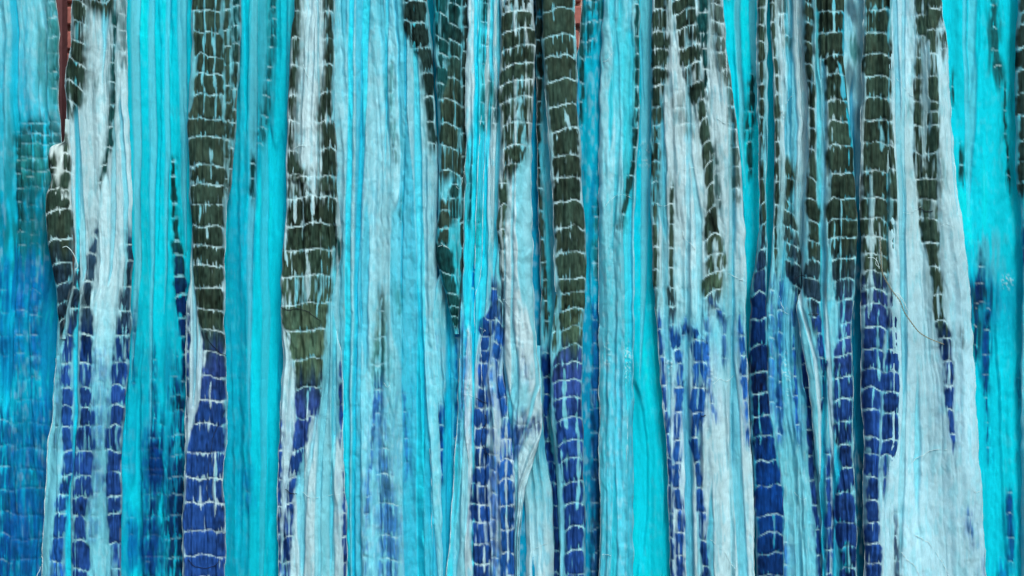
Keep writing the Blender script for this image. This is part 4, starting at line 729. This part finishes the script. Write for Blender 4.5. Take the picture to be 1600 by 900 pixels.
c = cloth('big plain pale cloth on the right with one slim cell strip down its middle',
    '-60 1380;250 1384;470 1388;600 1390;720 1384;800 1378;960 1376',
    '-60 1468;0 1472;40 1478;80 1482;130 1484;200 1490;290 1496;350 1503;400 1509;460 1515;540 1520;640 1525;720 1529;800 1536;960 1544', 0,
    [(0, 'ice'), (300, 'pale'), (500, 'ice'), (900, 'ice')],
    [S('-60 1431 1450;0 1430 1450;18 1431 1450;50 1431 1448;75 1430 1441;100 1430 1440;150 1430 1440;190 1429 1441;225 1428 1442;260 1430 1446;290 1434 1450;310 1436 1448', ln=[-20, 22, 55, 88, 122, 160, 198, 240, 280, 312], cols=[(0, 'dark'), (900, 'dark')], wear=.45, soft=(1.6, 2.5), bulge=7),
     S('-60 1448 1476;0 1448 1474;20 1446 1472;45 1447 1464;80 1449 1462;120 1450 1463;160 1451 1462;200 1450 1464;240 1450 1463;270 1441 1462;300 1438 1460;325 1437 1462;360 1439 1463;400 1448 1464;440 1456 1469;475 1458 1471;500 1460 1474;525 1464 1486;566 1471 1487;600 1472 1488;640 1475 1489;670 1482 1490;706 1488 1493', ln=[-16, 14, 50, 86, 120, 160, 175, 196, 238, 280, 313, 343, 383, 420, 461, 502, 530, 566, 602, 641, 678, 712], cols=[(0, 'dark'), (400, 'dark'), (450, 'olive2'), (495, 'olive2'), (515, 'slate'), (560, 'blue'), (900, 'blue')], wear=.35, soft=(1.8, 2), bulge=8, splits=['60 1448 3;230 1447 3', '440 1464 3;500 1466 4', '566 1480 3;600 1481 2']),
     S('-60 1464 1476;0 1466 1476;30 1468 1478;60 1464 1481;78 1468 1482', ln=[-20, 14, 46, 80], cols=[(0, 'dark'), (900, 'dark')], wear=.7, soft=(3, 1.5), bulge=6),
     S('150 1421 1424;170 1422 1425', soft=(2.5, 2.5), cols=[(0, 'teal2'), (900, 'teal2')], amt=.6, line=0),
     S('240 1466 1472;268 1466 1473;300 1462 1470', wear=.7, soft=(3, 4), amt=.6, cols=[(0, 'dark'), (900, 'dark')]),
     S('508 1500 1503;545 1501 1503', soft=(2.5, 1.5), cols=[(0, 'dark'), (900, 'slate')], amt=.7, line=0),
     S('795 1506 1516;820 1508 1518;850 1518 1524', cols=[(0, 'blue2'), (900, 'blue2')], wear=.7, soft=(5, 4), amt=.75, line=0),
     S('860 1534 1542;960 1536 1543', cols=[(0, 'blue'), (900, 'blue')], wear=.7, soft=(4, 2), amt=.7, line=0),
     S('800 1395 1400;880 1397 1404;960 1394 1408', cols=[(0, 'navy'), (900, 'navy2')], wear=.4, soft=(1.5, 4), amt=.9, line=.5)],
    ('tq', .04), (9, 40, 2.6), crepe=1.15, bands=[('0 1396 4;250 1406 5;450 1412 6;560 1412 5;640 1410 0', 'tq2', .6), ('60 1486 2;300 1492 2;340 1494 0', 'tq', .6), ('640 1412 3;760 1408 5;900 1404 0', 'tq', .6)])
hem(c, 'R', 0, 960, .9)
thread(c, '1400 122;1410 132;1418 142;1428 150', .6); thread(c, '1412 332;1420 334;1432 328;1440 322', .6); thread(c, '1415 735;1430 718;1446 708;1462 702;1478 702', .7, wob=1.4)
thread(c, '1412 812;1424 832;1440 842;1454 852;1468 872;1478 890;1484 904', .8, wob=1.6); thread(c, '1404 858;1414 872;1428 884;1438 904', .8, wob=1.4); thread(c, '1466 354;1476 350;1488 356', .6); thread(c, '1436 323;1446 330;1456 330', .9, M_THREAD_D)
thread(c, '1496 400;1500 386;1498 376', .6); thread(c, '1514 762;1522 768;1528 766', .6)

# the twisted cord that hangs off the two-column cloth
cord = [(1371, 372, 20), (1372, 400, 22), (1374, 425, 22), (1382, 442, 22), (1391, 456, 21), (1402, 470, 20), (1410, 488, 16), (1422, 504, 10), (1434, 518, 5), (1448, 527, 0), (1464, 534, -1), (1478, 539, -2), (1485, 543, -4)]
tt = spline(cord, 260)
ph = np.arange(260) * 0.55
for q in (0, math.pi):
    P = world(tt[:, 0] + 0.9 * np.cos(ph + q), tt[:, 1] + 0.6 * np.sin(ph + q), tt[:, 2] + cw['z'] + 0.9 * np.sin(ph + q), cw['z']) - cw['base']
    tube('cord_strand', P, 0.52 * K, M_THREAD_G, cw['o'], 5)
for k, pts in enumerate(['1391 456 23;1400 460 23;1406 470 22;1412 480 20;1418 490 17', '1396 462 23;1398 470 23;1402 476 22', '1398 458 23;1404 464 22;1410 474 20;1412 484 18', '1352 403 22;1360 403 23;1366 408 23;1370 418 23', '1366 402 23;1364 412 23;1370 420 23']):
    thread(cw, pts, .55, M_THREAD_W, lie=False, wob=.6)

c = cloth('dark green cell strip cut off by the right picture edge',
    '-60 1592;0 1591;60 1587;120 1586;200 1586;290 1588;320 1594;400 1597;900 1598', '0 1690;900 1690', -30, [(0, 'tq'), (350, 'sea'), (900, 'tq')],
    [S('-60 1592 1640;0 1592 1640;60 1588 1640;120 1587 1640;200 1587 1640;290 1589 1640;310 1596 1640', ln=[-20, 20, 40, 72, 108, 145, 182, 218, 252, 285], cols=[(0, 'dark2'), (900, 'dark2')], wear=.2, soft=(1.4, 2), bulge=8, slant=6),
     S('350 1597 1620;420 1597 1620', cols=[(0, 'navy'), (900, 'navy')], soft=(1.5, 3), wear=.3)],
    ('cyan2', .3), (6, 26, 3), **LOW)
